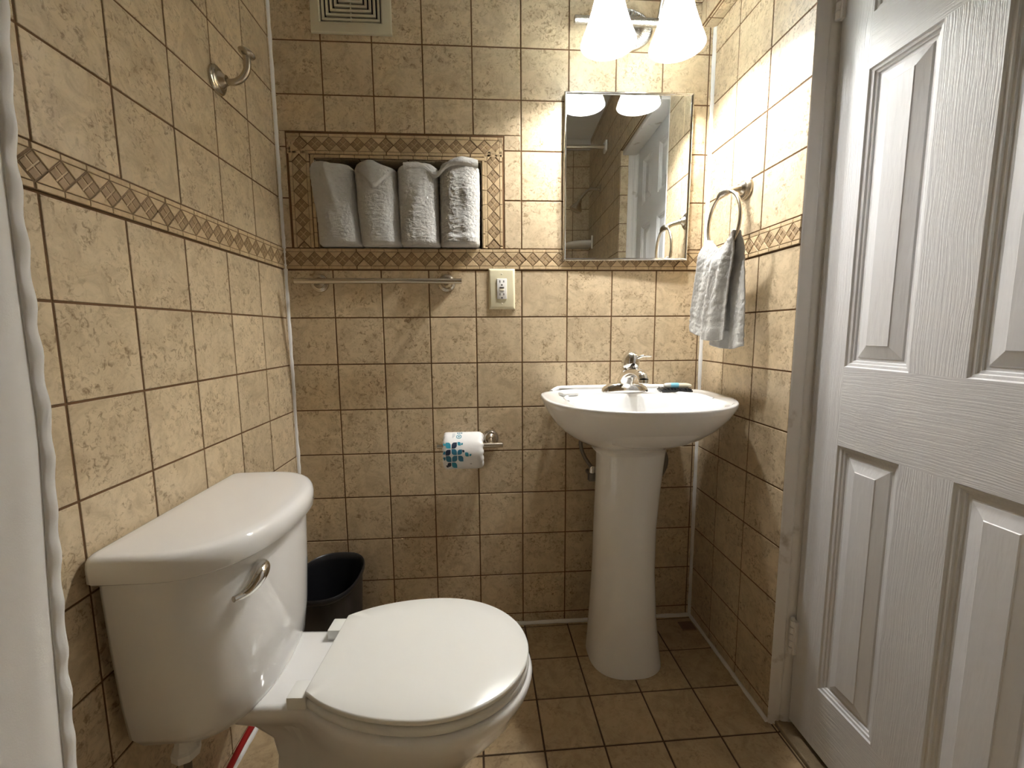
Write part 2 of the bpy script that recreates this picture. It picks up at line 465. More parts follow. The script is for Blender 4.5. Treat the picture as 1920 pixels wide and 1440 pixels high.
# ---- left wall
def left_wall():
    bm = BM(); F = Frame((0, 0, 0), (0, -1, 0), (0, 0, 1), (1, 0, 0)); Lh = -YF
    slab(bm, F, -.0, Lh+.1, -.05, CEIL+.05, .12, 1)
    us = cuts(0, Lh, .1708, T)
    lo, hi = split_rows(vrows(.002, CEIL))
    tiles(bm, F, us, lo); tiles(bm, F, us, hi)
    structure(link('wall_left', bm, [M_tile, M_grout], smooth=0), 'beige mottled tile wall behind the toilet tank')
    bm = BM(); listello(bm, F, .002, Lh-.002, ZB0+.002, .066, .0285-.2635, piece=.2635, seed=8)
    structure(link('trim_2', bm, [M_list, M_listd, M_listg], smooth=0), 'embossed diamond border along the left wall')
left_wall()

# ---- right wall with header, return and shower side wall
YE = -.460
def right_wall():
    bm = BM(); F = Frame((W, 0, 0), (0, -1, 0), (0, 0, 1), (-1, 0, 0))
    slab(bm, F, 0, -YE, -.05, ZH, .12, 1)
    us = cuts(0, -YE-.002, .1427, T)
    lo, hi = split_rows(vrows(.002, ZH))
    tiles(bm, F, us, lo); tiles(bm, F, us, hi)
    # header above door, stands 5 cm proud
    Fh = Frame((XA, 0, 0), (0, -1, 0), (0, 0, 1), (-1, 0, 0))
    slab(bm, Fh, 0, -YF+.1, ZH, CEIL+.05, .16, 1)
    tiles(bm, Fh, cuts(0, -YF, .03, T), [ZH+.001]+[z for z in vrows(ZH, CEIL) if z > ZH+.05])
    Fu = Frame((XA, 0, ZH), (0, -1, 0), (1, 0, 0), (0, 0, -1))
    tiles(bm, Fu, cuts(0, -YR, .045, .205), [0.001, .0095, W-XA])
    # return wall facing the sink wall and shower side wall
    Fb = Frame((XA, YR, 0), (1, 0, 0), (0, 0, 1), (0, 1, 0))
    slab(bm, Fb, 0, W-XA+.12, -.05, ZH, .93, 1)
    lo2, hi2 = split_rows(vrows(.002, ZH))
    tiles(bm, Fb, [.0, W-XA], lo2); tiles(bm, Fb, [.0, W-XA], hi2)
    Fa = Frame((XA, 0, 0), (0, -1, 0), (0, 0, 1), (-1, 0, 0))
    tiles(bm, Fa, cuts(-YR, -YF, .1427, T), lo2); tiles(bm, Fa, cuts(-YR, -YF, .1427, T), hi2)
    structure(link('wall_right', bm, [M_tile, M_grout], smooth=0), 'beige mottled tile wall between sink corner and door')
    bm = BM()
    listello(bm, F, .002, -YE-.004, ZB0+.002, .066, .0075, seed=9)
    listello(bm, Fa, -YR+.002, -YF-.002, ZB0+.002, .066, .02, seed=10)
    structure(link('trim_3', bm, [M_list, M_listd, M_listg], smooth=0), 'embossed diamond border along the right wall')
right_wall()
# ---- far wall of the shower
bm = BM(); F = Frame((W, YF, 0), (-1, 0, 0), (0, 0, 1), (0, 1, 0))
slab(bm, F, -.1, W+.1, -.05, CEIL+.05, .12, 1)
lo, hi = split_rows(vrows(.002, CEIL-.07)); us = cuts(0, W, .02, T)
tiles(bm, F, us, lo); tiles(bm, F, us, hi)
structure(link('wall_front', bm, [M_tile, M_grout], smooth=0), 'tiled far wall of the shower, seen in the mirror')
# ---- ceiling
bm = BM(); box(bm, -.1, W+.15, YF-.1, .1, CEIL, CEIL+.1)
structure(link('ceiling', bm, M_ceil, smooth=0), 'plain white ceiling seen in the mirror')
bm = BM(); box(bm, 0, XA, -1.50, -1.485, CEIL-.004, CEIL+.001, .001); box(bm, 0.004, XA, YF+.001, YF+.03, CEIL-.07, CEIL, .003)
structure(link('trim_4', bm, M_caulk), 'thin white seam strip on the ceiling')

# ---- floor
def floor():
    bm = BM()
    box(bm, -.1, W+.15, YF-.1, .1, -.1, 0, mi=1)
    fa = .0109; P = .1584; ox, oy = .781, -.338
    c, s = math.cos(fa), math.sin(fa)
    F = Frame((ox, oy, 0), (c, s, 0), (-s, c, 0), (0, 0, 1))
    for i in range(-6, 6):
        for j in range(-12, 4):
            q = [(i*P+.0025, j*P+.0025), ((i+1)*P-.0025, j*P+.0025), ((i+1)*P-.0025, (j+1)*P-.0025), (i*P+.0025, (j+1)*P-.0025)]
            # clip to the room in frame coordinates
            def lim(q, nx, ny, d):   # world nx*x+ny*y<=d
                return clip(q, nx*c+ny*s, -nx*s+ny*c, d-nx*ox-ny*oy)
            q = lim(q, 1, 0, W-.002 if False else W+.012)
            for (nx, ny, d) in ((-1, 0, -.003), (0, 1, -.003), (0, -1, -YF)):
                if len(q) > 2: q = lim(q, nx, ny, d)
            if len(q) > 2: raised(bm, F, q, .0022, .0012, 0)
    return structure(link('floor', bm, [M_floor, M_fgrout], smooth=0), 'brown mottled square floor tiles')
floor()
# a small broken patch of tile in the far right corner, and the door threshold
bm = BM(); F = Frame((0, 0, 0), (1, 0, 0), (0, 1, 0), (0, 0, 1))
raised(bm, F, [(W+.014, -1.08), (W+.058, -1.08), (W+.058, -.455), (W+.014, -.455)], .012, .004, 0)
raised(bm, F, [(W+.061, -1.08), (W+.16, -1.08), (W+.16, -.455), (W+.061, -.455)], .007, .003, 0)
structure(link('trim_5', bm, M_thresh, smooth=0), 'worn stone saddle under the door')
# ---- caulk beads
def bead(name, pts, r, label, wob=.0016):
    bm = BM(); rnd = random.Random(len(name)*7+len(pts)); P = []
    a, b = map(Vector, pts); n = max(12, int((b-a).length/.02))
    for i in range(n+1):
        P.append(a.lerp(b, i/n)+Vector((rnd.uniform(-1, 1), rnd.uniform(-1, 1), rnd.uniform(-1, 1)))*wob*.3)
    tube(bm, P, [r*(1+rnd.uniform(-.12, .12)) for _ in P], 8)
    return structure(link(name, bm, M_caulk, smooth=60), label)
bead('trim_6', ((.001, -.001, .0), (.001, -.001, CEIL)), .0085, 'white caulk line down the left corner')
bead('trim_7', ((W-.002, -.002, .0), (W-.002, -.002, ZH)), .0085, 'white caulk line down the right corner')
bead('trim_8', ((.0, -.002, .004), (W, -.002, .004)), .009, 'white caulk line where back wall meets floor')
bead('trim_9', ((W-.002, 0, .004), (W-.002, YE, .004)), .008, 'white caulk line where right wall meets floor')
bead('trim_10', ((.002, 0, .004), (.002, YF, .004)), .008, 'white caulk line where left wall meets floor')
# small drain patch in the floor corner
bm = BM(); F = Frame((0, 0, 0), (1, 0, 0), (0, 1, 0), (0, 0, 1))
raised(bm, F, [(1.345, -.085), (1.395, -.085), (1.395, -.040), (1.345, -.040)], .0055, .001, 0)
structure(link('trim_11', bm, simple('patch_tile', (.20, .12, .075), .5), smooth=0), 'small darker tile patch in the floor corner')

# ------------------------------------------------------------------ door
XD = 1.455
def door():
    root = bpy.data.objects.new('door_1', None); col.objects.link(root); root.location = (XD, -.478, .028)
    root['kind'] = 'structure'; root['label'] = 'white six panel door with embossed wood grain'
    o0 = Vector(root.location)
    Fd = Frame((0, 0, 0), (0, -1, 0), (0, 0, 1), (-1, 0, 0))    # local: u from hinge side
    DW, DH = .566, 2.02
    y = [0, .084, .233, .334, .482, DW]; z = [0, .165, .785, .967, 1.592, 1.702, 1.932, DH]
    bm = BM()
    def face(u0, u1, v0, v1, mi, h=0):
        vs = [bm.verts.new(Fd.p(a, b, h)) for a, b in ((u0, v0), (u1, v0), (u1, v1), (u0, v1))]; bm.faces.new(vs).material_index = mi
    face(0, y[1], 0, DH, 0); face(y[4], DW, 0, DH, 0)
    for a, b in ((0, 1), (2, 3), (4, 5), (6, 7)): face(y[1], y[4], z[a], z[b], 1)
    for a, b in ((1, 2), (3, 4), (5, 6)): face(y[2], y[3], z[a], z[b], 0)
    # edges and back
    P = [(0, 0), (DW, 0), (DW, DH), (0, DH)]
    rings(bm, [[Fd.p(a, b, -.035) for a, b in P], [Fd.p(a, b, -.0) for a, b in P]], 0, cap1=False)
    link('slab', bm, [M_door_v, M_door_h, M_door_p], root, smooth=0, recalc=False)
    prof = [(0, 0), (.0025, -.0035), (.008, -.0045), (.0095, -.0075), (.014, -.0085), (.0155, -.0115), (.022, -.012), (.0245, -.0095), (.048, -.0025), (.0495, -.001)]
    for (a, b) in ((1, 2), (3, 4), (5, 6)):
        for (c, d) in ((1, 2), (3, 4)):
            bm = BM(); R_ = []
            for (i, h) in prof:
                R_.append([Fd.p(u, v, h) for u, v in ((y[c]+i, z[a]+i), (y[d]-i, z[a]+i), (y[d]-i, z[b]-i), (y[c]+i, z[b]-i))])
            rings(bm, R_, 0, cap0=False, cap1=True)
            bm.faces.ensure_lookup_table(); bm.faces[-1].material_index = 0
            link('panel', bm, [M_door_p], root, smooth=0)
    # hinges (painted over)
    for zc in (.245, 1.79):
        bm = BM(); x = -.010; yy = .0
        for k in range(5):
            h = .019
            lathe(bm, [(.0045, 0), (.0062, .001), (.0062, h-.0025), (.0045, h-.0015)], (x, yy, zc-.05+k*h), (0, 0, 1), 14)
        lathe(bm, [(.0035, 0), (.0058, .001), (.0062, .004), (.004, .007), (.001, .008)], (x, yy, zc+.045), (0, 0, 1), 14)
        box(bm, x, x+.012, yy-.010, yy+.0035, zc-.05, zc+.043, .0008)
        link('hinge', bm, M_jamb, root)
    return root
door()
def jamb():
    # hinge-side lining, profiled, plus head and far side
    prof = [(W-.004, 0), (W+.0, -.004), (W+.016, -.006), (W+.022, -.009), (W+.024, -.006), (W+.027, -.006), (W+.031, -.010), (XD-.004, -.012), (XD+.002, -.012), (XD+.002, -.014), (W+.13, -.014)]
    def strip(name, z0, z1, yo, sgn, label):
        bm = BM(); R_ = []
        back = [(W+.13, .10), (W-.0, .10)]
        pts = [(x, yo+sgn*y) for x, y in prof]+[(W+.13, yo-sgn*.0), (W-.004, yo-sgn*.0)]
        for z in (z0, z1): R_.append([Vector((x, y, z)) for x, y in pts])
        rings(bm, R_, 0)
        structure(link(name, bm, M_jamb, smooth=40), label)
    strip('trim_12', 0.0, ZH, YE, 1, 'painted white door jamb on the hinge side')
    strip('trim_13', 0.0, ZH, YR+.0005, -1, 'painted white door jamb on the latch side')
    bm = BM()
    box(bm, XA+.012, XD-.002, YR+.002, YE+.002-.004, ZH-.028, ZH-.004, .004); box(bm, XD-.012, W+.13, YR+.002, YE-.002, ZH-.010, ZH-.0035, .001)
    structure(link('trim_14', bm, M_jamb), 'white head trim over the door')
jamb()
bm = BM(); box(bm, W+.131, W+.15, YR-.1, YE+.1, -.05, ZH+.1)
structure(link('wall_hall', bm, M_ceil, smooth=0), 'plain closing surface behind the door')

# ------------------------------------------------------------------ vanity light
def vanity_light():
    cx = 1.100; zb = 2.033; yb = -.045
    t = thing('vanity_light', 'two-shade vanity light with pewter bar, glowing over the medicine cabinet', 'wall lamp', (cx, 0, zb))
    # oval back plate with radiating ribs
    bm = BM()
    rs = []; seg = 96
    for (k, y, rib) in ((1, 0, 0), (1, -.004, 0), (.97, -.008, 0), (.93, -.009, 0), (.90, -.007, 1), (.70, -.010, 1), (.62, -.013, 0), (.58, -.016, 0), (.40, -.020, 0), (.2, -.021, 0)):
        r = []
        for i in range(seg):
            a = 2*PI*i/seg; d = (-.0022 if (i // 1) % 2 else .0012) if rib else 0
            r.append(Vector((.097*k*math.cos(a), y-.0035-d, .064*k*math.sin(a))))
        rs.append(r)
    rings(bm, rs, 0, cap0=True, cap1=True); link('back_plate', bm, M_pewter, t, smooth=25)
    bm = BM()
    lathe(bm, [(.010, 0), (.0125, .001), (.0125, .329), (.010, .33)], (-.165, yb, 0), (1, 0, 0), 28)
    tube(bm, [(0, -.02, 0), (0, yb, 0)], .012)
    link('bar', bm, M_pewter, t)
    for x in (-.098, .100):
        ys = -.19
        # arm and socket
        bm = BM()
        tube(bm, spline([(x, yb, .0), (x, yb-.04, .055), (x, ys+.03, .085), (x, ys, .062), (x, ys, .02)], 8), .006, 12)
        lathe(bm, [(.010, .03), (.024, .024), (.026, -.004), (.022, -.008)], (x, ys, 0), (0, 0, 1), 28)
        link('socket_arm', bm, M_pewter, t)
        # ribbed bell shade, open at the bottom
        bm = BM(); seg = 120
        prof = [(.022, .012), (.030, .006), (.033, -.004), (.0335, -.016), (.037, -.034), (.046, -.068), (.056, -.100), (.066, -.128), (.073, -.144), (.0765, -.153), (.0775, -.1555)]
        inner = [(.0755, -.1555)]+[(r-.0028, h) for r, h in prof[::-1][1:]]
        rs = []
        for r, h in prof+inner:
            rs.append([Vector((x+(r+(.0009 if i % 2 else -.0006)*(1 if -.145 < h < -.018 else 0))*math.cos(2*PI*i/seg), ys+(r+(.0009 if i % 2 else -.0006)*(1 if -.145 < h < -.018 else 0))*math.sin(2*PI*i/seg), h)) for i in range(seg)])
        rings(bm, rs, 0, cap0=False, cap1=False)
        link('lamp_shade', bm, M_shade, t, smooth=50)
        bm = BM()
        lathe(bm, [(.0125, -.028), (.0135, -.035), (.017, -.045), (.0235, -.060), (.028, -.076), (.0295, -.090), (.0275, -.103), (.021, -.114), (.011, -.1205), (.001, -.1225)], (x, ys, 0), (0, 0, 1), 24, cap0=True, cap1=True)
        link('bulb', bm, M_bulb, t, smooth=80)
        bm = BM(); lathe(bm, [(.013, .0), (.0125, -.028)], (x, ys, 0), (0, 0, 1), 20); link('bulb_base', bm, M_white, t)
vanity_light()

# ------------------------------------------------------------------ medicine cabinet with mirror
def cabinet():
    t = thing('medicine_cabinet', 'mirrored medicine cabinet with a thin chrome frame above the sink', 'mirror', (1.1225, -.0178, 1.5785))
    n = Vector((-.0287, -1, -.0109)).normalized(); u = Vector((1, 0, 0)); u = (u-n*u.dot(n)).normalized(); v = n.cross(u)*-1
    if v.z < 0: v = -v
    t.matrix_world = Matrix(((u.x, -n.x, v.x, 1.1225), (u.y, -n.y, v.y, -.0178), (u.z, -n.z, v.z, 1.5785), (0, 0, 0, 1)))
    hx, hz = .2115, .2635   # local: x right, -y towards viewer, z up
    bm = BM(); P = lambda i, y: [Vector((-hx+i, y, -hz+i)), Vector((hx-i, y, -hz+i)), Vector((hx-i, y, hz-i)), Vector((-hx+i, y, hz-i))]
    rings(bm, [P(.0, .007), P(0, -.002), P(.0015, -.004), P(.004, -.0045), P(.0052, -.0028), P(.0075, -.0022), P(.0085, -.0002), P(.0085, .004)], 0, cap0=True, cap1=False)
    link('frame', bm, M_chrome, t, smooth=0)
    bm = BM(); rings(bm, [P(.0083, .004), P(.0083, .0)], 0); link('mirror_pane', bm, M_mirror, t, smooth=0)
cabinet()

# ------------------------------------------------------------------ exhaust vent
def vent():
    cx, cz, h = .2515, 2.113, .1215
    t = thing('exhaust_vent', 'square cream exhaust vent with nested square louvres high on the back wall', 'vent', (cx, 0, cz))
    P = lambda i, y: [Vector((-h+i, y, -h+i)), Vector((h-i, y, -h+i)), Vector((h-i, y, h-i)), Vector((-h+i, y, h-i))]
    bm = BM()
    b = .031
    rings(bm, [P(0, -.0025), P(0, -.010), P(.002, -.013), P(.005, -.014), P(b-.004, -.014), P(b, -.011), P(b, -.004)], 0, cap0=False, cap1=False)
    vf = link('frame', bm, M_vent, t, smooth=30)
    bm = BM(); rings(bm, [P(.004, -.0028), P(.004, -.004)], 0); link('backing', bm, M_dark, t, smooth=0)
    bm = BM(); i = b+.0035
    for k in range(6):
        w = .0075
        rings(bm, [P(i, -.005), P(i, -.012), P(i+.001, -.0135), P(i+w-.001, -.0125), P(i+w, -.010), P(i+w, -.005)], 0, cap0=False, cap1=False)
        i += .0128
    rings(bm, [P(i, -.005), P(i, -.012), P(i+.001, -.0135)], 0, cap0=False)
    box(bm, -.0015, .0015, -.0125, -.004, -h+b, h-b); box(bm, -h+b, h-b, -.0125, -.004, -.0015, .0015)
    link('grille', bm, M_vent, t, smooth=0)
vent()

# ------------------------------------------------------------------ outlet
def outlet():
    cx, cz = .705, 1.222
    t = thing('outlet', 'ivory wall outlet plate with a white two-socket insert below the border', 'outlet', (cx, 0, cz))
    bm = BM(); hx, hz = .0445, .067
    P = lambda i, y, k=0: [Vector((-hx+i, y, -hz+i)), Vector((hx-i, y, -hz+i)), Vector((hx-i, y, hz-i)), Vector((-hx+i, y, hz-i))]
    rings(bm, [P(0, -.002), P(0, -.0045), P(.0015, -.006), P(.007, -.0095), P(.009, -.010)], 0); link('wall_plate', bm, M_ivory, t, smooth=25)
    bm = BM(); box(bm, -.0165, .0165, -.0135, -.008, -.0335, .0335, .0015)
    ins = link('socket_insert', bm, M_white, t)
    for s in (1, -1):
        for x, hh in ((-.0062, .0042), (.0062, .0036)):
            bm = BM(); box(bm, x-.0011, x+.0011, -.0138, -.0125, s*.021+.003-hh, s*.021+.003+hh); link('slot', bm, M_dark, ins, smooth=0)
        bm = BM(); lathe(bm, [(.0026, 0), (.0026, .0008)], (0, -.013, s*.021-.0085), (0, -1, 0), 16); link('ground_hole', bm, M_dark, ins, smooth=0)
    bm = BM(); box(bm, -.0075, .0075, -.0150, -.0125, .0012, .0062, .0008); link('test_button', bm, M_dull, ins)
    bm = BM(); box(bm, -.0075, .0075, -.0152, -.0125, -.0065, -.0008, .0008); link('reset_button', bm, M_cream, ins)
    for z in (.0485, -.0485):
        bm = BM(); lathe(bm, [(.0028, 0), (.0028, .0008), (.0015, .0014)], (0, -.0095, z), (0, -1, 0), 16); link('screw', bm, M_cream, t)
outlet()

# ------------------------------------------------------------------ rosettes, rails, ring, hook
def rosette(bm, o, axis, r, k=1):
    lathe(bm, [(r, 0), (r, .003*k), (r*.96, .006*k), (r*.86, .0075*k), (r*.84, .0095*k), (r*.72, .012*k), (r*.60, .0125*k), (r*.56, .0155*k), (r*.40, .021*k), (r*.34, .026*k)], o, axis, 40)
def towel_bar():
    t = thing('towel_bar', 'empty brushed nickel towel bar mounted under the niche', 'towel bar', (.315, 0, 1.241))
    for x in (-.204, .207):
        bm = BM(); rosette(bm, (x, -.003, 0), (0, -1, 0), .029)
        lathe(bm, [(.009, .02), (.0078, .045), (.009, .062), (.0105, .068)], (x, 0, 0), (0, -1, 0), 24); link('bracket', bm, M_nickel, t)
    bm = BM()
    pts = [(-.259+.518*i/16, -.066-.004*math.sin(PI*i/16), 0) for i in range(17)]
    tube(bm, pts, [.0082]+[.0088]*15+[.0082], 20); link('rail', bm, M_nickel, t)
towel_bar()
def robe_hook():
    t = thing('robe_hook', 'brushed nickel robe hook high on the left wall', 'hook', (0, -.312, 1.690))
    bm = BM(); rosette(bm, (.003, 0, 0), (1, 0, 0), .033); link('rosette', bm, M_nickel, t)
    bm = BM()
    P = spline([(.018, 0, 0), (.040, 0, -.004), (.060, 0, .003), (.0745, 0, .020), (.079, 0, .040), (.078, 0, .060)], 6)
    tube(bm, P, [.0072+.0012*i/len(P) for i in range(len(P))], 18); link('arm', bm, M_nickel, t)
    bm = BM(); lathe(bm, [(.008, -.006), (.018, 0), (.0195, .003), (.018, .006), (.009, .009), (.001, .010)], (.078, 0, .060), (.30, .15, 1), 28); link('tip', bm, M_nickel, t)
robe_hook()
RX, RY, RZ, RR = W-.080, -.245, 1.385, .083
def towel_ring():
    t = thing('towel_ring', 'brushed nickel towel ring on the right wall holding the washcloth', 'towel ring', (W, -.222, 1.487))
    o = Vector(t.location)
    bm = BM(); rosette(bm, (-.003, 0, 0), (-1, 0, 0), .031)
    c = Vector((RX, RY, RZ))-o
    tube(bm, [(-.018, 0, 0), (-.035, -.006, -.003), (-.055, -.014, -.008), tuple(c+Vector((.004, 0, RR)))], [.011, .0088, .0085, .0105], 20); link('rosette', bm, M_nickel, t)
    bm = BM()
    a0 = PI/2
    tube(bm, [c+Vector((0, math.cos(a)*RR, math.sin(a)*RR)) for a in [a0+.35+.0+(2*PI-.70)*i/60 for i in range(61)]], .0048, 14, cap=True)
    link('ring', bm, M_nickel, t)
    bm = BM()
    arc = [c+Vector((0, math.cos(a)*RR, math.sin(a)*RR)) for a in [a0-.42+.84*i/16 for i in range(17)]]
    tube(bm, arc, [.0055, .0075, .0088, .0098, .0105, .011, .0112, .0113, .0113, .0113, .0112, .011, .0105, .0098, .0088, .0075, .0055], 18)
    link('clasp', bm, M_nickel, t)
towel_ring()
def tp_holder():
    t = thing('toilet_paper_holder', 'brushed nickel toilet paper holder on the back wall', 'toilet paper holder', (.660, 0, .712))
    bm = BM(); rosette(bm, (0, -.003, 0), (0, -1, 0), .029)
    tube(bm, spline([(0, -.02, 0), (.0, -.055, .0), (.0, -.085, -.003)], 6), .0085, 16); link('bracket', bm, M_nickel, t)
    bm = BM(); tube(bm, [(-.176, -.090, -.004), (-.06, -.090, -.004), (.038, -.090, -.004), (.040, -.090, -.004)], [.0078, .0078, .0085, .007], 18); link('spindle', bm, M_nickel, t)
tp_holder()

# ------------------------------------------------------------------ wrapped toilet roll
def tp_roll():
    R0 = .0600; x0, x1 = .507, .633; yc, zc = -.090, .693
    bm = BM(); seg = 64; rs = []; rnd = random.Random(3)
    prof = [(.014, x0+.006), (.030, x0+.001), (.046, x0-.001), (.054, x0+.001), (.0585, x0+.006), (R0, x0+.014)]
    n = 12
    prof += [(R0, x0+.014+(x1-x0-.028)*i/n) for i in range(1, n+1)]
    prof += [(.0585, x1-.006), (.054, x1-.001), (.046, x1+.002), (.030, x1-.001), (.014, x1-.006)]
    for r, x in prof:
        ring_ = []
        end = min(1, max(0, abs(x-(x0+x1)/2)/((x1-x0)/2)-.72)/.28)
        for i in range(seg):
            a = 2*PI*i/seg
            w = 1+end*.045*math.sin(a*9+x*60)*noise.noise(Vector((math.cos(a)*3, math.sin(a)*3, x*30)))*2
            ring_.append(Vector((x+end*.002*math.sin(a*13), math.cos(a)*r*w, math.sin(a)*r*w)))
        rs.append(ring_)
    rings(bm, rs, 0, False, False)
    # join inner tube
    R_ = [[Vector((x, math.cos(2*PI*i/seg)*.014, math.sin(2*PI*i/seg)*.014)) for i in range(seg)] for x in (x0+.006, x1-.006)]
    rings(bm, R_, 0, False, False)
    # printed leaves: pixel layout mapped onto the front of the cylinder
    def put(poly, mi):
        # poly points in (x fraction 0..1 from left, angle) space, subdivided fan
        lo = min(p[1] for p in poly); hi = max(p[1] for p in poly); st = .07; k = math.floor(lo/st)
        while k*st < hi:
            q = clip(clip(list(poly), 0, -1, -k*st), 0, 1, (k+1)*st); k += 1
            if len(q) < 3: continue
            vs = [bm.verts.new(Vector((x0+(x1-x0)*fx, -math.cos(a)*(R0+.0006), math.sin(a)*(R0+.0006)))) for fx, a in q]
            bm.faces.new(vs).material_index = mi
    def P2(px, py):
        fx = (px-370)/(1320-370); s = (745-py)/405.0
        return fx, math.asin(max(-.98, min(.98, s)))+.25
    def leaf(cx, cy, s, kind, mi):
        h = s/2; pts = []
        for (sx, sy) in ((1, 1), (-1, 1), (-1, -1), (1, -1)):
            rnd_c = (sx*sy > 0) == (kind == 'B')
            if rnd_c:
                a0 = {(1, 1): 0, (-1, 1): PI/2, (-1, -1): PI, (1, -1): 3*PI/2}[(sx, sy)]
                r = h*1.0
                for k in range(7):
                    a = a0+PI/2*k/6; pts.append((cx+sx*(h-r)+r*math.cos(a), cy+sy*(h-r)+r*math.sin(a)))
            else: pts.append((cx+sx*h, cy+sy*h))
        # (py grows downwards)
        put([P2(x, y) for x, y in pts if x > 372], mi)
    for a in ((408, 612, 52, 'A', 1), (500, 632, 122, 'A', 1), (645, 632, 124, 'B', 3), (760, 600, 76, 'A', 1), (828, 606, 44, 'B', 1),
              (400, 785, 70, 'A', 2), (500, 780, 120, 'B', 3), (645, 772, 124, 'A', 2), (776, 776, 108, 'B', 2), (862, 755, 50, 'A', 3), (942, 826, 86, 'A', 1), (1026, 840, 46, 'B', 1),
              (402, 912, 70, 'B', 2), (510, 915, 128, 'A', 2), (652, 912, 124, 'B', 2), (796, 912, 122, 'A', 2),
              (520, 1040, 90, 'B', 3), (470, 1075, 50, 'A', 3), (640, 1052, 122, 'A', 1)): leaf(*a)
    # round mark with a dot, and grey print above it
    N = 24
    for i in range(N):
        a, b = 2*PI*i/N, 2*PI*(i+1)/N
        put([P2(750+64*math.cos(a), 450+45*math.sin(a)), P2(750+64*math.cos(b), 450+45*math.sin(b)), P2(750+48*math.cos(b), 450+32*math.sin(b)), P2(750+48*math.cos(a), 450+32*math.sin(a))], 1)
    put([P2(750+18*math.cos(2*PI*i/12), 450+16*math.sin(2*PI*i/12)) for i in range(12)], 1)
    for (a, b, c, d) in ((700, 362, 735, 384), (748, 362, 778, 384), (792, 362, 825, 384)): put([P2(a, b), P2(c, b), P2(c, d), P2(a, d)], 2)
    for k in range(5): put([P2(592+k*14, 372), P2(597+k*14, 372), P2(597+k*14, 480-k*9), P2(592+k*14, 480-k*9)], 4)
    put([P2(1015, 1022), P2(1055, 1022), P2(1055, 1032), P2(1015, 1032)], 3)
    o = link('toilet_paper_roll', bm, [M_paper, M_teal, M_blue, M_navy, M_grey], smooth=40, recalc=False)
    o.location = (0, yc, zc)
    tag(o, 'toilet roll in white wrapper printed with teal and navy leaves', 'toilet paper')
tp_roll()

# ------------------------------------------------------------------ towels
def terry(v, s1=110, a1=.0014, s2=260, a2=.0012):
    return a1*noise.noise(v*s1)+a2*noise.noise(v*s2)
def niche_towel(cx, hw, hd, h, y, lean, seed, foldfn, label, flap=None):
    """a folded towel standing on end: rounded cross-section with soft folded top"""
    bm = BM(); nu, nv = 200, 190
    rs = []
    off = Vector((seed*3.1, seed*1.7, seed*.9))
    for j in range(nv+1):
        t = j/nv
        # rings climb the side then close over the top
        if t < .06: k = .90+.10*math.sin(t/.06*PI/2); z = t/.06*.012
        elif t < .86: k = 1; z = .012+(h-.012-.030)*(t-.06)/.80
        else:
            q = (t-.86)/.14; k = max(.02, math.cos(q*PI/2)**.75); z = h-.030+.030*math.sin(q*PI/2)
        ring_ = []
        for i in range(nu):
            a = 2*PI*i/nu; c, s = math.cos(a), math.sin(a); e = 2/3.0
            px = hw*math.copysign(abs(c)**e, c); py = hd*math.copysign(abs(s)**e, s)
            zf = z/h
            wob = 1+.05*noise.noise(Vector((c*1.3, s*1.3, zf*2.2))+off)
            p = Vector((px*k*wob, py*k*wob, z))
            fr = max(0, -s)                                   # towards the viewer
            d = foldfn(px/hw, zf)*fr if foldfn else 0
            p.y -= d*(k if t > .9 else 1)
            p.x += lean*(zf-.5)
            if z > h*.8: p.z += .014*noise.noise(Vector((px*14, py*9, seed)))*min(1, (z-h*.8)/(h*.15))
            nd = Vector((c, s, .2)).normalized()
            p += nd*terry(Vector(p)+off)
            ring_.append(p+Vector((cx, y, NZ0+.004)))
        rs.append(ring_)
    rings(bm, rs, 0)
    for f in bm.faces: f.material_index = 0
    if flap: flap(bm)
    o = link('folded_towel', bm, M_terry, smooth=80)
    return tag(o, label, 'towel', 'white towels standing in the niche')
def sm(a, b, x): t = max(0, min(1, (x-a)/(b-a))); return t*t*(3-2*t)
# 1: puffed upper left, diagonal ridge; 2: flap with diagonal edge at the top; 3, 4: plain with lipped tops
f1 = lambda u, z: .010*sm(.25, -.1, abs(u+.15+(.9-z)*-.5))*sm(.35, .6, z)+.004*math.sin(z*9)
f2 = lambda u, z: .010*sm(-.02, .02, (z-.66)-max(0, (u+.05))*.22+(u < -.05)*(u+.05)*.35)
f3 = lambda u, z: .006*sm(.55, .0, abs(u-(z-.55)*1.2))*sm(.25, .5, z)*sm(.85, .6, z)+.003*math.sin(z*5+1)
f4 = lambda u, z: .008*sm(-.1, .5, u)*(.6+.4*math.sin(z*13))+.005*sm(.14, .08, z)
tw = []
niche_towel(.1800, .0690, .066, .256, .014, -.020, 1, f1, 'folded white towel in the niche, leftmost, bulging at its upper left')
niche_towel(.3110, .0665, .066, .256, .014, -.014, 2, f2, 'folded white towel in the niche, second from left, with a diagonal fold')
niche_towel(.4405, .0650, .066, .258, .014, -.004, 3, f3, 'folded white towel in the niche, third from left, smooth front')
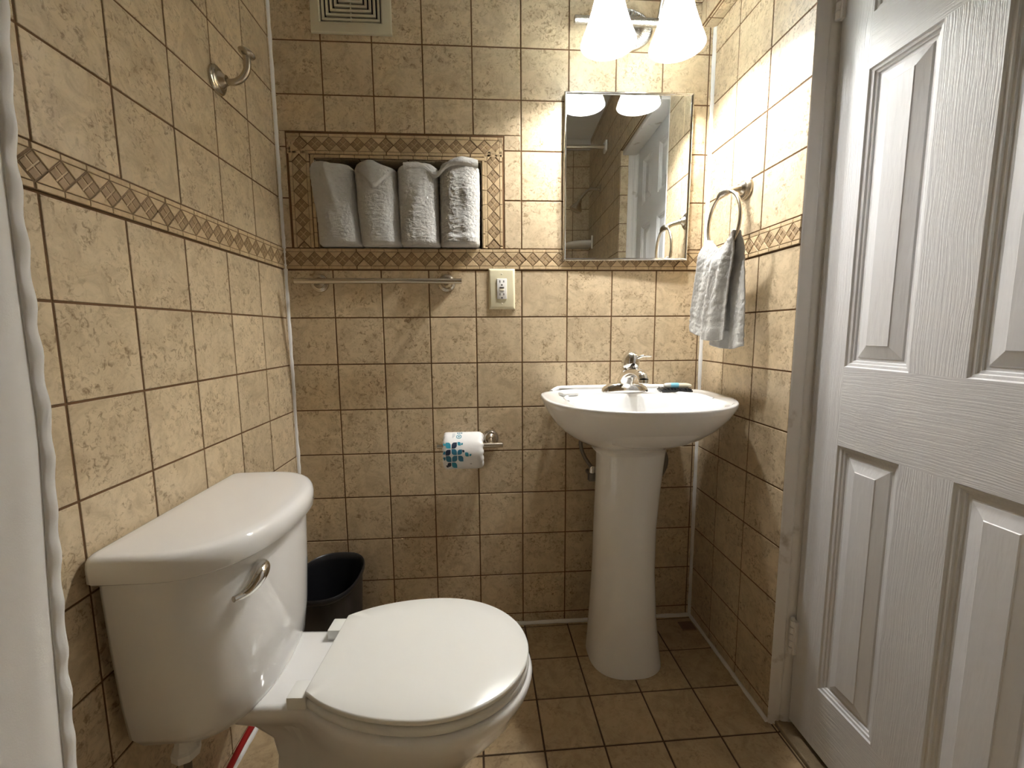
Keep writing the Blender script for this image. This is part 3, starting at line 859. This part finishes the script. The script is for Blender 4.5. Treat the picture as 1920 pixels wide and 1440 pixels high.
def flap4(bm):
    # loose fold that swoops from the top of this towel over its left neighbour
    nu, nv = 90, 26; grid = []
    for i in range(nu+1):
        u = i/nu; x = .400+u*.232
        zt = .262-.014*math.sin(PI*min(1, u/.45))*0+(.006*math.sin(u*PI))-.030*math.exp(-((u-.42)/.13)**2)+.012*sm(.5, .8, u)
        row = []
        for j in range(nv+1):
            v = j/nv; a = -PI*.1+v*PI*1.1
            rr = .011+.003*math.sin(u*9)
            p = Vector((x, -.038+.010*math.sin(u*7)-math.sin(a)*rr-.006, NZ0+zt-.020+math.cos(a)*rr-(.014 if v > .9 else 0)*0))
            p += Vector((0, -1, .3))*terry(p)
            row.append(bm.verts.new(p))
        grid.append(row)
    for i in range(nu):
        for j in range(nv): bm.faces.new((grid[i][j], grid[i+1][j], grid[i+1][j+1], grid[i][j+1]))
niche_towel(.5710, .0650, .067, .264, .013, .002, 4, f4, 'folded white towel in the niche, rightmost, with a loose fold draping left', flap=flap4)

def washcloth():
    """cloth pulled through the ring: hangs down on both sides of the bar"""
    bm = BM(); nu, nv = 110, 190; grid = []
    zt = RZ-RR+.008
    Lf, Lb = .262, .290
    tot = Lf+Lb
    for j in range(nv+1):
        s = -Lf+tot*j/nv                     # distance along the cloth, 0 over the bar
        row = []
        side = -1 if s < 0 else 1            # front is away from the wall
        d = abs(s); q = sm(0, .05, d)
        for i in range(nu+1):
            u = i/nu*2-1                     # across, -1 towards the sink wall
            if side < 0: yc = -.245+.036*sm(0, .24, d); hw = .072+.012*sm(.05, .26, d)
            else: yc = -.247-.014*sm(0, .2, d); hw = .072+.008*sm(0, .25, d)
            yr = -.245-u*.070                # where this strand crosses the ring
            zr = RZ-math.sqrt(RR**2-(yr-RY)**2)+.006
            z = zr+.004-d-(.012*u if side < 0 else .0)*sm(.1, .25, d)-(zr-(RZ-RR+.010))*sm(.05, .26, d)*.7
            fold = .009*math.sin(u*4.6+1.2+side*.8)*q+.004*math.sin(u*10+d*8)*q
            if side < 0: fold = -.006*math.sin(u*5.0+.6)*q-.003*math.sin(u*11+d*9)*q+.012*sm(.55, 1.0, u)*q-.004
            x = RX+side*(.0085+.012*q)+fold
            x = min(x, W-.014)
            y = yc-u*hw
            if side < 0: y += .012*sm(Lf-.03, Lf, d)*math.sin(u*3)
            hem = 1 if abs(d-(Lf if side < 0 else Lb)+.045) < .008 else 0
            p = Vector((x, y, z))
            n = Vector((side, 0, .1))
            p += n*terry(p*1.0+Vector((2, 3, side)), 100, .0020, 260, .0012)*(0.2 if hem else 1)-n*.0012*hem
            row.append(bm.verts.new(p))
        grid.append(row)
    for j in range(nv):
        for i in range(nu): bm.faces.new((grid[j][i], grid[j][i+1], grid[j+1][i+1], grid[j+1][i]))
    o = link('washcloth', bm, M_terry, smooth=80)
    md = o.modifiers.new('thickness', 'SOLIDIFY'); md.thickness = .004; md.offset = 0
    tag(o, 'small white terry cloth hanging through the towel ring', 'towel')
washcloth()

# ------------------------------------------------------------------ pedestal sink
SX, SZ = 1.101, .880
def sink():
    t = thing('pedestal_sink', 'white porcelain pedestal sink in the right corner', 'sink', (SX, 0, 0))
    N = 96; Zr = SZ
    def outline(k, fy=1.0):
        """D-shaped outline scaled by k about (0,-.2); back edge straight at y=-.004"""
        pts = []
        for i in range(N):
            a = 2*PI*i/N; c, s = math.cos(a), math.sin(a)
            e = 2/2.25
            x = .282*math.copysign(abs(c)**e, c)
            if s < 0: y = -.190+.280*math.copysign(abs(s)**e, s)
            else:
                y = -.190+.186*abs(s)**.55; x = .282*math.copysign(abs(c)**.62, c)
                x *= 1-.20*sm(.25, 1, abs(s))
            pts.append((x*k, -.200+(y+.200)*k*(fy if y < -.2 else 1)))
        return pts
    def ring_(k, z, ky=None, yb=None):
        out = []
        for x, y in outline(k):
            yy = y if yb is None else min(y, yb)
            out.append(Vector((x, yy, z)))
        return out
    bm = BM()
    def lvl(kx, z, cy, ky_f, ky_b):
        """outline with separate x scale, front and back depth about cy"""
        out = []
        for x, y in outline(1):
            d = y-(-.190)
            out.append(Vector((x*kx, cy+d*(ky_f if d < 0 else ky_b), z)))
        return out
    R_ = []
    # underside from the pedestal socket upwards
    R_.append(lvl(.395, Zr-.178, -.165, .32, .66))
    R_.append(lvl(.40, Zr-.168, -.165, .33, .70))
    R_.append(lvl(.44, Zr-.155, -.168, .37, .80))
    R_.append(lvl(.58, Zr-.140, -.172, .50, .88))
    R_.append(lvl(.74, Zr-.112, -.178, .68, .94))
    R_.append(lvl(.86, Zr-.080, -.183, .82, .97))
    R_.append(lvl(.945, Zr-.045, -.187, .93, .99))
    R_.append(lvl(.985, Zr-.020, -.19, .98, 1.0))
    R_.append(lvl(1.0, Zr-.008, -.19, 1.0, 1.0))
    R_.append(lvl(.998, Zr-.002, -.19, .998, 1.0))
    R_.append(lvl(.988, Zr+.0005, -.19, .988, .995))
    # top rim, then bowl (bowl sits forward of the faucet deck)
    def bowl(k, z, cy=-.292, rx=.208, ry=.150, yb=1.0):
        out = []
        for i in range(N):
            a = 2*PI*i/N; c, s = math.cos(a), math.sin(a); e = 2/2.3
            out.append(Vector((rx*k*math.copysign(abs(c)**e, c), cy+ry*k*math.copysign(abs(s)**e, s), z)))
        return out
    R_.append(lvl(.955, Zr-.0005, -.19, .955, .985))
    R_.append(bowl(1.10, Zr-.0015)); R_.append(bowl(1.06, Zr-.002)); R_.append(bowl(1.02, Zr-.005)); R_.append(bowl(.98, Zr-.014))
    R_.append(bowl(.93, Zr-.040)); R_.append(bowl(.83, Zr-.080)); R_.append(bowl(.62, Zr-.112)); R_.append(bowl(.35, Zr-.128)); R_.append(bowl(.10, Zr-.132))
    rings(bm, R_, 0)
    basin = link('basin', bm, M_porc, t, smooth=70)
    # raised lip along the wall
    bm = BM()
    P = [(-.212, -.016), (.200, -.016)]
    tube(bm, spline([(-.235, -.055, Zr-.004), (-.213, -.022, Zr+.001), (-.180, -.013, Zr+.004), (0, -.012, Zr+.005), (.165, -.013, Zr+.004), (.198, -.022, Zr+.001), (.222, -.055, Zr-.004)], 8), .0085, 14)
    # soap recess lines: two shallow raised ledges
    for x, s in ((-.198, 1), (.198, -1)):
        tube(bm, spline([(x+s*.085, -.128, Zr-.0035), (x+s*.070, -.118, Zr-.002), (x+s*.045, -.125, Zr-.002), (x+s*.010, -.150, Zr-.002), (x-s*.018, -.200, Zr-.002), (x-s*.02, -.260, Zr-.004)], 8), .0048, 10)
    link('deck_lip', bm, M_porc, basin, smooth=70)
    # pedestal
    bm = BM(); prof = []
    data = [(0, -.009, .118, -.175, .115), (.012, -.009, .117, -.175, .114), (.06, -.010, .112, -.172, .105), (.15, -.011, .105, -.168, .096), (.30, -.009, .098, -.160, .086),
            (.45, -.006, .0975, -.155, .084), (.58, .001, .100, -.155, .086), (.66, .005, .103, -.156, .089), (.695, .006, .105, -.157, .091), (.712, .006, .105, -.157, .091), (.716, .006, .100, -.157, .086)]
    for z, cx, rx, cy, ry in data:
        out = []
        for i in range(64):
            a = 2*PI*i/64; c, s = math.cos(a), math.sin(a); e = 2/2.5
            out.append(Vector((cx+rx*math.copysign(abs(c)**e, c), cy+ry*math.copysign(abs(s)**(e if s < 0 else .6), s), z+.003)))
        prof.append(out)
    rings(bm, prof, 0); link('pedestal', bm, M_porc, t, smooth=60)
    bm = BM(); lathe(bm, [(.022, 0), (.022, .002), (.017, .003), (.015, .0005)], (0, -.292, Zr-.1325), (0, 0, 1), 28); link('drain', bm, M_chrome, basin)
sink()
def faucet():
    z0 = SZ-.001
    t = thing('faucet', 'chrome single-lever faucet at the back of the sink', 'faucet', (1.107, -.088, z0))
    # base plate with sloping wings
    bm = BM(); rs = []
    for (k, z) in ((1, 0), (1, .004), (.97, .010), (.88, .018), (.72, .025), (.5, .030)):
        out = []
        for i in range(56):
            a = 2*PI*i/56; c, s = math.cos(a), math.sin(a); e = 2/2.6
            out.append(Vector((.078*k*math.copysign(abs(c)**e, c), .029*(k**.35)*math.copysign(abs(s)**e, s), z)))
        rs.append(out)
    rings(bm, rs, 0); link('base', bm, M_chrome, t, smooth=60)
    # body sweeping up and forward into the spout
    bm = BM(); rs = []
    path = spline([(0, .002, .004, .036, .027), (0, -.002, .022, .030, .027), (.002, -.010, .042, .0255, .026), (.005, -.032, .060, .0225, .021), (.009, -.064, .070, .0195, .016), (.012, -.096, .070, .0180, .0145), (.0145, -.118, .062, .0165, .014), (.015, -.126, .052, .0155, .0145)], 5)
    prev = None
    for i, p in enumerate(path):
        q0 = path[max(i-1, 0)]; q1 = path[min(i+1, len(path)-1)]
        d = Vector(q1[:3])-Vector(q0[:3]); d.normalize(); a = Vector((1, 0, 0)); b = d.cross(a)
        rs.append([Vector(p[:3])+a*math.cos(2*PI*k/28)*p[3]+b*math.sin(2*PI*k/28)*p[4] for k in range(28)])
    rings(bm, rs, 0); spout = link('spout', bm, M_chrome, t, smooth=60)
    bm = BM(); lathe(bm, [(.0135, 0), (.0150, .002), (.0150, .012), (.012, .0125)], (.015, -.127, .042), (0, 0, 1), 26); link('aerator', bm, M_chrome, spout)
    # neck, dome handle and lever
    ax = (.10, -.24, 1)
    bm = BM(); lathe(bm, [(.026, .050), (.0245, .070), (.0258, .073), (.0258, .080), (.0240, .082)], (0, -.002, 0), ax, 32); link('neck', bm, M_chrome, t)
    bm = BM()
    lathe(bm, [(.0225, .083), (.0260, .085), (.0285, .094), (.0285, .106), (.0255, .121), (.0180, .132), (.007, .137), (.0005, .138)], (0, 0, 0), ax, 36)
    tube(bm, spline([(.022, -.040, .112), (.038, -.046, .120), (.052, -.050, .1205), (.068, -.053, .119)], 5), [.0100, .0095, .009, .0085, .008, .0078, .0074, .007, .0066, .0062, .006, .0058, .0055, .005, .004, .003], 14, flat=.6)
    hd = link('handle', bm, M_chrome, t, smooth=60)
    bm = BM(); lathe(bm, [(.0042, 0), (.0042, .0018), (.001, .002)], (.010, -.0510, .094), (0, -1, .0), 16); link('handle_button', bm, M_dark, hd)
faucet()
# things on the sink deck
def tray():
    t = thing('soap_tray', 'black ribbed tray at the right of the faucet', 'soap tray', (1.270, -.105, SZ+.0005), -.12)
    bm = BM(); box(bm, -.050, .050, -.030, .030, 0, .006, .002); 
    tb = link('base', bm, M_black, t)
    bm = BM()
    for k in range(9):
        x = -.044+k*.011; box(bm, x-.0028, x+.0028, -.028, .028, .005, .0105, .001)
    link('ribs', bm, M_black, tb)
    q = thing('toiletry_tube', 'small clear tube with a light blue label lying on the black tray', 'toiletry', (1.272, -.108, SZ+.0195), -.10)
    bm = BM(); lathe(bm, [(.001, -.040), (.006, -.038), (.0085, -.030), (.0088, -.018)], (0, 0, 0), (1, 0, 0), 20); link('cap', bm, simple('clear_cap', (.62, .62, .58), .15), q)
    bm = BM(); lathe(bm, [(.0088, -.018), (.0089, .008)], (0, 0, 0), (1, 0, 0), 20); link('label_band', bm, M_label, q)
    bm = BM(); lathe(bm, [(.0088, .008), (.0088, .030), (.0075, .040), (.004, .050), (.001, .052)], (0, 0, 0), (1, 0, 0), 20, sy=.9); link('tube_body', bm, M_cream, q)
tray()
# small wrapped soap at the left of the deck
def wrap():
    bm = BM(); box(bm, -.028, .028, -.018, .018, 0, .010, .004, seg=3)
    for v in bm.verts: v.co += Vector((0, 0, .0015*noise.noise(v.co*90)))
    o = link('wrapped_soap', bm, M_white, smooth=60); o.location = (.905, -.155, SZ+.0003); o.rotation_euler = (0, 0, .25)
    tag(o, 'small white wrapped soap on the left of the sink deck', 'soap')
wrap()
# water lines under the sink
def line(name, P, r, label, ends=None):
    t = thing(name, label, 'water line', P[0])
    o = Vector(P[0]); bm = BM(); tube(bm, [Vector(p)-o for p in spline(P, 8)], r, 12); link('hose', bm, M_dull, t)
    if ends:
        bm = BM(); e = Vector(ends)-o
        lathe(bm, [(.009, 0), (.0105, .002), (.0105, .022), (.008, .026)], e, (.1, 0, 1), 18); link('nut', bm, M_chrome, t)
        bm = BM(); box(bm, e.x-.013, e.x+.013, e.y-.012, e.y+.012, e.z-.026, e.z+.002, .002)
        tube(bm, [e+Vector((0, .0, -.012)), e+Vector((.0, -ends[1]-.002, -.012))], .008, 12); link('valve', bm, M_dull, t)
line('supply_line', [(1.005, -.065, .615), (.982, -.060, .650), (.968, -.060, .690), (.972, -.062, .730), (1.00, -.07, .77)], .0065, 'dark braided water hose left of the sink pedestal', (1.007, -.065, .594))
line('supply_line', [(1.22, -.060, .52), (1.240, -.060, .56), (1.262, -.062, .60), (1.268, -.062, .64), (1.250, -.064, .68), (1.22, -.07, .74)], .0080, 'dark braided water hose right of the sink pedestal')

# ------------------------------------------------------------------ toilet
TY = -.592
def toilet():
    t = thing('toilet', 'white two-piece toilet with closed seat by the left wall', 'toilet', (0, TY, 0))
    # tank
    def dshape(x0, hw, xs, a, z, N=72, e=2.35, r=.012):
        """back edge straight at x0, sides straight to xs, elliptical front of depth a"""
        pts = []
        pts += [Vector((x0, hw-r, z)), Vector((x0+r*.3, hw-r*.3, z)), Vector((x0+r, hw, z))]
        for i in range(N+1):
            th = PI/2-PI*i/N; c, s = math.cos(th), math.sin(th)
            pts.append(Vector((xs+a*math.copysign(abs(c)**(2/e), c), hw*math.copysign(abs(s)**(2/e), s), z)))
        pts += [Vector((x0+r, -hw, z)), Vector((x0+r*.3, -hw+r*.3, z)), Vector((x0, -hw+r, z))]
        return pts
    bm = BM(); R_ = []
    for (z, x0, hw, xs, a) in ((.345, .045, .130, .10, .075), (.350, .030, .155, .10, .090), (.362, .020, .175, .10, .104), (.385, .016, .188, .10, .114), (.45, .016, .196, .10, .122), (.56, .016, .203, .10, .128), (.66, .016, .207, .10, .131), (.69, .016, .207, .10, .131)):
        R_.append(dshape(x0, hw, xs, a, z))
    rings(bm, R_, 0); tank = link('tank', bm, M_porc, t, smooth=60)
    bm = BM(); R_ = []
    for (z, x0, hw, xs, a) in ((.684, .018, .206, .10, .128), (.686, .010, .215, .10, .146), (.690, .008, .219, .10, .151), (.714, .008, .219, .10, .151), (.723, .008, .217, .10, .1485), (.7285, .008, .213, .10, .144), (.7312, .010, .207, .10, .137), (.7322, .014, .198, .10, .127), (.7326, .030, .150, .10, .09)):
        R_.append(dshape(x0, hw, xs, a, z))
    rings(bm, R_, 0); link('tank_lid', bm, M_porc, t, smooth=60)
    # flush lever
    lv = Vector((.212, -.128, .640))
    bm = BM()
    lathe(bm, [(.0135, 0), (.0135, .004), (.010, .008)], lv+Vector((-.008, .012, 0)), (.93, -.38, 0), 24)
    P = spline([(lv.x+.004, lv.y+.022, lv.z+.004, .007), (lv.x+.013, lv.y+.014, lv.z+.013, .011), (lv.x+.018, lv.y-.004, lv.z+.010, .0115), (lv.x+.015, lv.y-.022, lv.z-.001, .0095), (lv.x+.008, lv.y-.040, lv.z-.007, .0060), (lv.x+.000, lv.y-.056, lv.z-.006, .0042)], 6)
    tube(bm, [p[:3] for p in P], [max(.004, p[3]*1.25) for p in P], 18)
    link('flush_lever', bm, M_chrome, tank, smooth=60)
    # bowl
    rot = Matrix.Translation((.12, 0, 0)) @ Matrix.Rotation(math.radians(-3.6), 4, 'Z') @ Matrix.Translation((-.12, 0, 0))
    NX = 44
    def wring(z, x0, x1, cx, b, d, ab=.24):
        half = []
        for i in range(NX+1):
            x = x0+(x1-x0)*(1-math.cos(PI*i/NX))/2
            eg = (x-cx)/((x1-cx) if x > cx else ab); eg = b*math.sqrt(max(0, 1-eg*eg)) if abs(eg) < 1 else 0
            dk = d*min(1, max(0, (x-x0)/.02))**.5*(1-sm(cx-.16, cx-.0, x))
            w = (eg**4+dk**4)**.25
            half.append((x, w))
        pts = [Vector((x, w, z)) for x, w in half[1:-1]]
        pts = [Vector((half[0][0], 0, z))]+pts+[Vector((half[-1][0], 0, z))]+[Vector((x, -w, z)) for x, w in half[1:-1][::-1]]
        return pts
    bm = BM()
    lv_ = [(.003, .17, .575, .40, .110, .112), (.03, .17, .575, .40, .106, .108), (.10, .18, .575, .40, .100, .090), (.16, .19, .605, .42, .110, .072), (.21, .19, .645, .45, .130, .064), (.255, .18, .683, .48, .150, .064),
           (.295, .15, .712, .50, .168, .078), (.322, .125, .720, .51, .178, .100), (.342, .115, .733, .52, .184, .108), (.356, .115, .736, .52, .185, .110), (.364, .119, .732, .52, .181, .107), (.3665, .130, .720, .52, .170, .099)]
    rings(bm, [[rot @ p for p in wring(*a)] for a in lv_], 0)
    link('bowl', bm, M_porc, t, smooth=60)
    # seat ring and lid
    def egg(k, z, grow=0.0, xb=.297):
        pts = []; cx = .52; b = .178+grow
        x0, x1 = xb-grow, .728+grow
        def w(x):
            return b*math.sqrt(max(0, 1-((x-cx)/(x1-cx))**2)) if x > cx else b*math.sqrt(max(0, 1-((cx-x)/.285)**2))
        xs = [x0+(cx-x0)*i/18 for i in range(18)]+[cx+(x1-cx)*math.sin(PI/2*i/26) for i in range(27)]
        top = [(x, w(x)) for x in xs]
        wb = top[0][1]
        pts = [(x0, wb*j/5) for j in range(-4, 5)]+[(x, ww) for x, ww in top]+[(x, -ww) for x, ww in top[:-1][::-1]]
        c0 = (.51, 0)
        return [rot @ Vector((c0[0]+(x-c0[0])*k, y*k, z)) for x, y in pts]
    bm = BM(); rings(bm, [egg(1, .3685, -.006), egg(1, .370, -.001), egg(1, .376, .001), egg(1, .383, -.001), egg(1, .386, -.006)], 0); link('seat', bm, M_seat, t, smooth=50)
    bm = BM(); rings(bm, [egg(1, .3910, -.006), egg(1, .3920, -.001), egg(1, .3985, .0005), egg(1, .4018, -.0008), egg(1, .4030, -.0030), egg(.80, .4040), egg(.77, .4052), egg(.4, .4058)], 0); link('seat_lid', bm, M_seat, t, smooth=40)
    for s in (1, -1):
        bm = BM(); box(bm, .262, .300, s*.094-.022, s*.094+.022, .3665, .392, .003, M=rot); box(bm, .290, .315, s*.094-.012, s*.094+.012, .374, .389, .002, M=rot); link('seat_hinge', bm, M_seat, t)
    # nut and water line below the tank
    bm = BM(); lathe(bm, [(.020, 0), (.023, .003), (.023, .016), (.019, .020), (.013, .048)], (.085, -.150, .312), (0, 0, 1), 8); link('inlet_nut', bm, M_white, t, smooth=20)
    bm = BM(); tube(bm, spline([(.085, -.150, .318), (.085, -.150, .27), (.080, -.148, .22), (.055, -.140, .17), (.022, -.130, .14)], 8), .0065, 12); link('supply_hose', bm, M_dull, t)
    bm = BM(); lathe(bm, [(.014, 0), (.016, .004), (.014, .010), (.001, .013)], (.34, -.108, .02), (0, -.6, .8), 20); link('bolt_cap', bm, M_porc, t)
toilet()
def red_hose():
    t = thing('red_hose', 'red rubber hose behind the toilet base', 'hose', (.02, -.49, .02))
    bm = BM(); P = spline([(.045, .04, .11), (.028, .012, .085), (.012, -.020, .055), (-.002, -.060, .020), (.002, -.12, -.005), (.01, -.2, -.008)], 8)
    tube(bm, P, .0075, 14); link('hose', bm, M_red, t)
    bm = BM(); box(bm, -.010, .012, -.10, -.07, .028, .040, .003); pt = link('paper_tag', bm, [M_white], t)
    bm = BM(); box(bm, -.004, .008, -.094, -.076, .0395, .0412, .0005); link('green_mark', bm, [M_green], pt)
red_hose()

# ------------------------------------------------------------------ waste bin
def bin_():
    bm = BM(); N = 56
    def rr(k, z, sx=.100, sy=.140, e=2.6):
        return [Vector((sx*k*math.copysign(abs(math.cos(2*PI*i/N))**(2/e), math.cos(2*PI*i/N)), sy*k*math.copysign(abs(math.sin(2*PI*i/N))**(2/e), math.sin(2*PI*i/N)), z)) for i in range(N)]
    rings(bm, [rr(.80, .004), rr(.82, .012), rr(.95, .296), rr(1.0, .298), rr(1.02, .302), rr(1.02, .312), rr(.995, .316), rr(.965, .313), rr(.945, .29), rr(.80, .02)], 0)
    o = link('waste_bin', bm, M_black, smooth=50); o.location = (.136, -.152, 0)
    tag(o, 'black plastic waste bin in the back left corner behind the toilet', 'waste bin')
bin_()

# ------------------------------------------------------------------ shower fittings
def curtain():
    es = [(-3, -1.06), (-.98, -1.0), (-.57, -.979), (-.2, -.954), (.03, -.954), (.354, -.95), (.654, -.929), (3, -.80)]
    def kk(e):
        for (a, ka), (b, kb) in zip(es, es[1:]):
            if e <= b: return ka+(kb-ka)*(e-a)/(b-a)
        return es[-1][1]
    bm = BM(); nu, nv = 150, 120; grid = []
    for j in range(nv+1):
        z = .10+(2.17-.10)*j/nv
        yE = -1.20-.19*sm(1.45, 2.15, z)
        e = (z-1.079)/(yE+1.49); xE = .638+(yE+1.49)*kk(e)
        if z > 1.75: xE = min(xE, .46)
        row = []
        yR = -1.43+.0*z
        plan = [(xE, yE), (xE+.003, yE-.012), (xE+.008, yE-.035), (xE+.006, yE-.08), (xE-.010, yE-.13), (xE-.04, yE-.165), (xE-.06, yE-.10), (xE-.075, yE-.02),
                (xE-.10, yE-.10), (xE-.115, yE-.18), (xE-.14, yE-.10), (xE-.16, yE-.03), (xE-.185, yE-.12), (xE-.21, yE-.19), (xE-.235, yE-.10), (xE-.26, yE-.05), (.04, yE-.12), (.015, yE-.17)]
        plan = [(max(.012, a), b) for a, b in plan]
        pp = spline(plan, 10)
        amp = .75+.12*math.sin(z*1.3)
        for i in range(len(pp)):
            x, y = pp[i]; y = yE+(y-yE)*amp
            if i < 8:
                k = 1-i/8
                x += .0005*math.sin(z*150+3*math.sin(z*17))*k
            x += .004*math.sin(z*5+i*.08)*min(1, max(0, i-20)/20)
            row.append(bm.verts.new((x, y, z)))
        nu = len(pp)-1
        grid.append(row)
    for j in range(nv):
        for i in range(nu): bm.faces.new((grid[j][i], grid[j][i+1], grid[j+1][i+1], grid[j+1][i]))
    t = thing('shower_curtain', 'white fabric shower curtain bunched at the left edge', 'shower curtain', (0, 0, 0))
    o = cp = link('curtain_panel', bm, M_curtain, t, smooth=80)
    md = o.modifiers.new('thickness', 'SOLIDIFY'); md.thickness = .0012; md.offset = 0
    # hem: a doubled, slightly puckered strip along the leading edge
    bm = BM(); g2 = []
    n2 = 420
    for j in range(n2+1):
        z = .10+(2.17-.10)*j/n2
        yE = -1.20-.19*sm(1.45, 2.15, z)
        e = (z-1.079)/(yE+1.49); xE = .638+(yE+1.49)*kk(e)
        if z > 1.75: xE = min(xE, .46)
        row = []
        pk = .0010*math.sin(z*190)+.0010*noise.noise(Vector((z*60, 1, 2)))
        for i in range(6):
            u = i/5
            row.append(bm.verts.new((xE+.0012+.0028*u+.0020*math.sin(PI*u)+pk*math.sin(PI*u)+.0003*math.sin(z*150+3*math.sin(z*17))*(1-u), yE+.001-.011*u+pk*.6*(1-u), z)))
        g2.append(row)
    for j in range(n2):
        for i in range(5): bm.faces.new((g2[j][i], g2[j][i+1], g2[j+1][i+1], g2[j+1][i]))
    o = link('hem', bm, M_curtain, cp, smooth=80)
    md = o.modifiers.new('thickness', 'SOLIDIFY'); md.thickness = .001; md.offset = 0
curtain()
def rod():
    t = thing('curtain_rod', 'dark metal shower curtain rod with white square end plate, seen in the mirror', 'curtain rod', (.68, -1.43, 2.205))
    bm = BM(); tube(bm, [(-.672, 0, 0), (.674, 0, 0)], .0125, 18); link('rod', bm, M_nickel, t)
    for x in (.6705, -.6755):
        bm = BM(); box(bm, x-.006 if x > 0 else x, x+.006 if x > 0 else x+.012, -.032, .032, -.032, .032, .004); link('end_plate', bm, M_white, t)
rod()
def shower():
    t = thing('wall_shower', 'brushed nickel shower head on a bent arm, reflected in the mirror', 'shower head', (XA, -1.60, 2.00))
    bm = BM(); rosette(bm, (-.003, 0, 0), (-1, 0, 0), .03, .6); link('flange', bm, M_nickel, t)
    bm = BM(); tube(bm, spline([(-.008, 0, 0), (-.05, 0, .0), (-.09, 0, -.012), (-.125, 0, -.05), (-.14, 0, -.07)], 8), .0095, 16); link('arm', bm, M_nickel, t)
    bm = BM(); lathe(bm, [(.012, 0), (.016, .008), (.016, .02), (.022, .03), (.036, .055), (.042, .065), (.042, .078), (.036, .082), (.001, .083)], (-.138, 0, -.066), (-.45, 0, -1), 32); link('head', bm, M_nickel, t)
shower()
def shelf():
    bm = BM(); R_ = []
    for (z, k) in ((0, .80), (.012, .98), (.018, 1.0), (.030, 1.0), (.034, .97)):
        r = [Vector((0, 0, z))]
        for i in range(17):
            a = PI/2*i/16; r.append(Vector((-.20*k*math.cos(a)**.8, .20*k*math.sin(a)**.8, z)))
        R_.append(r)
    rings(bm, R_, 0)
    box(bm, -.014, 0, .18, .205, -.03, .065, .004)
    o = link('corner_shelf', bm, M_porc, smooth=50); o.location = (XA-.004, YF+.004, 1.675)
    tag(o, 'white corner shelf in the shower, reflected low in the mirror', 'shelf')
shelf()
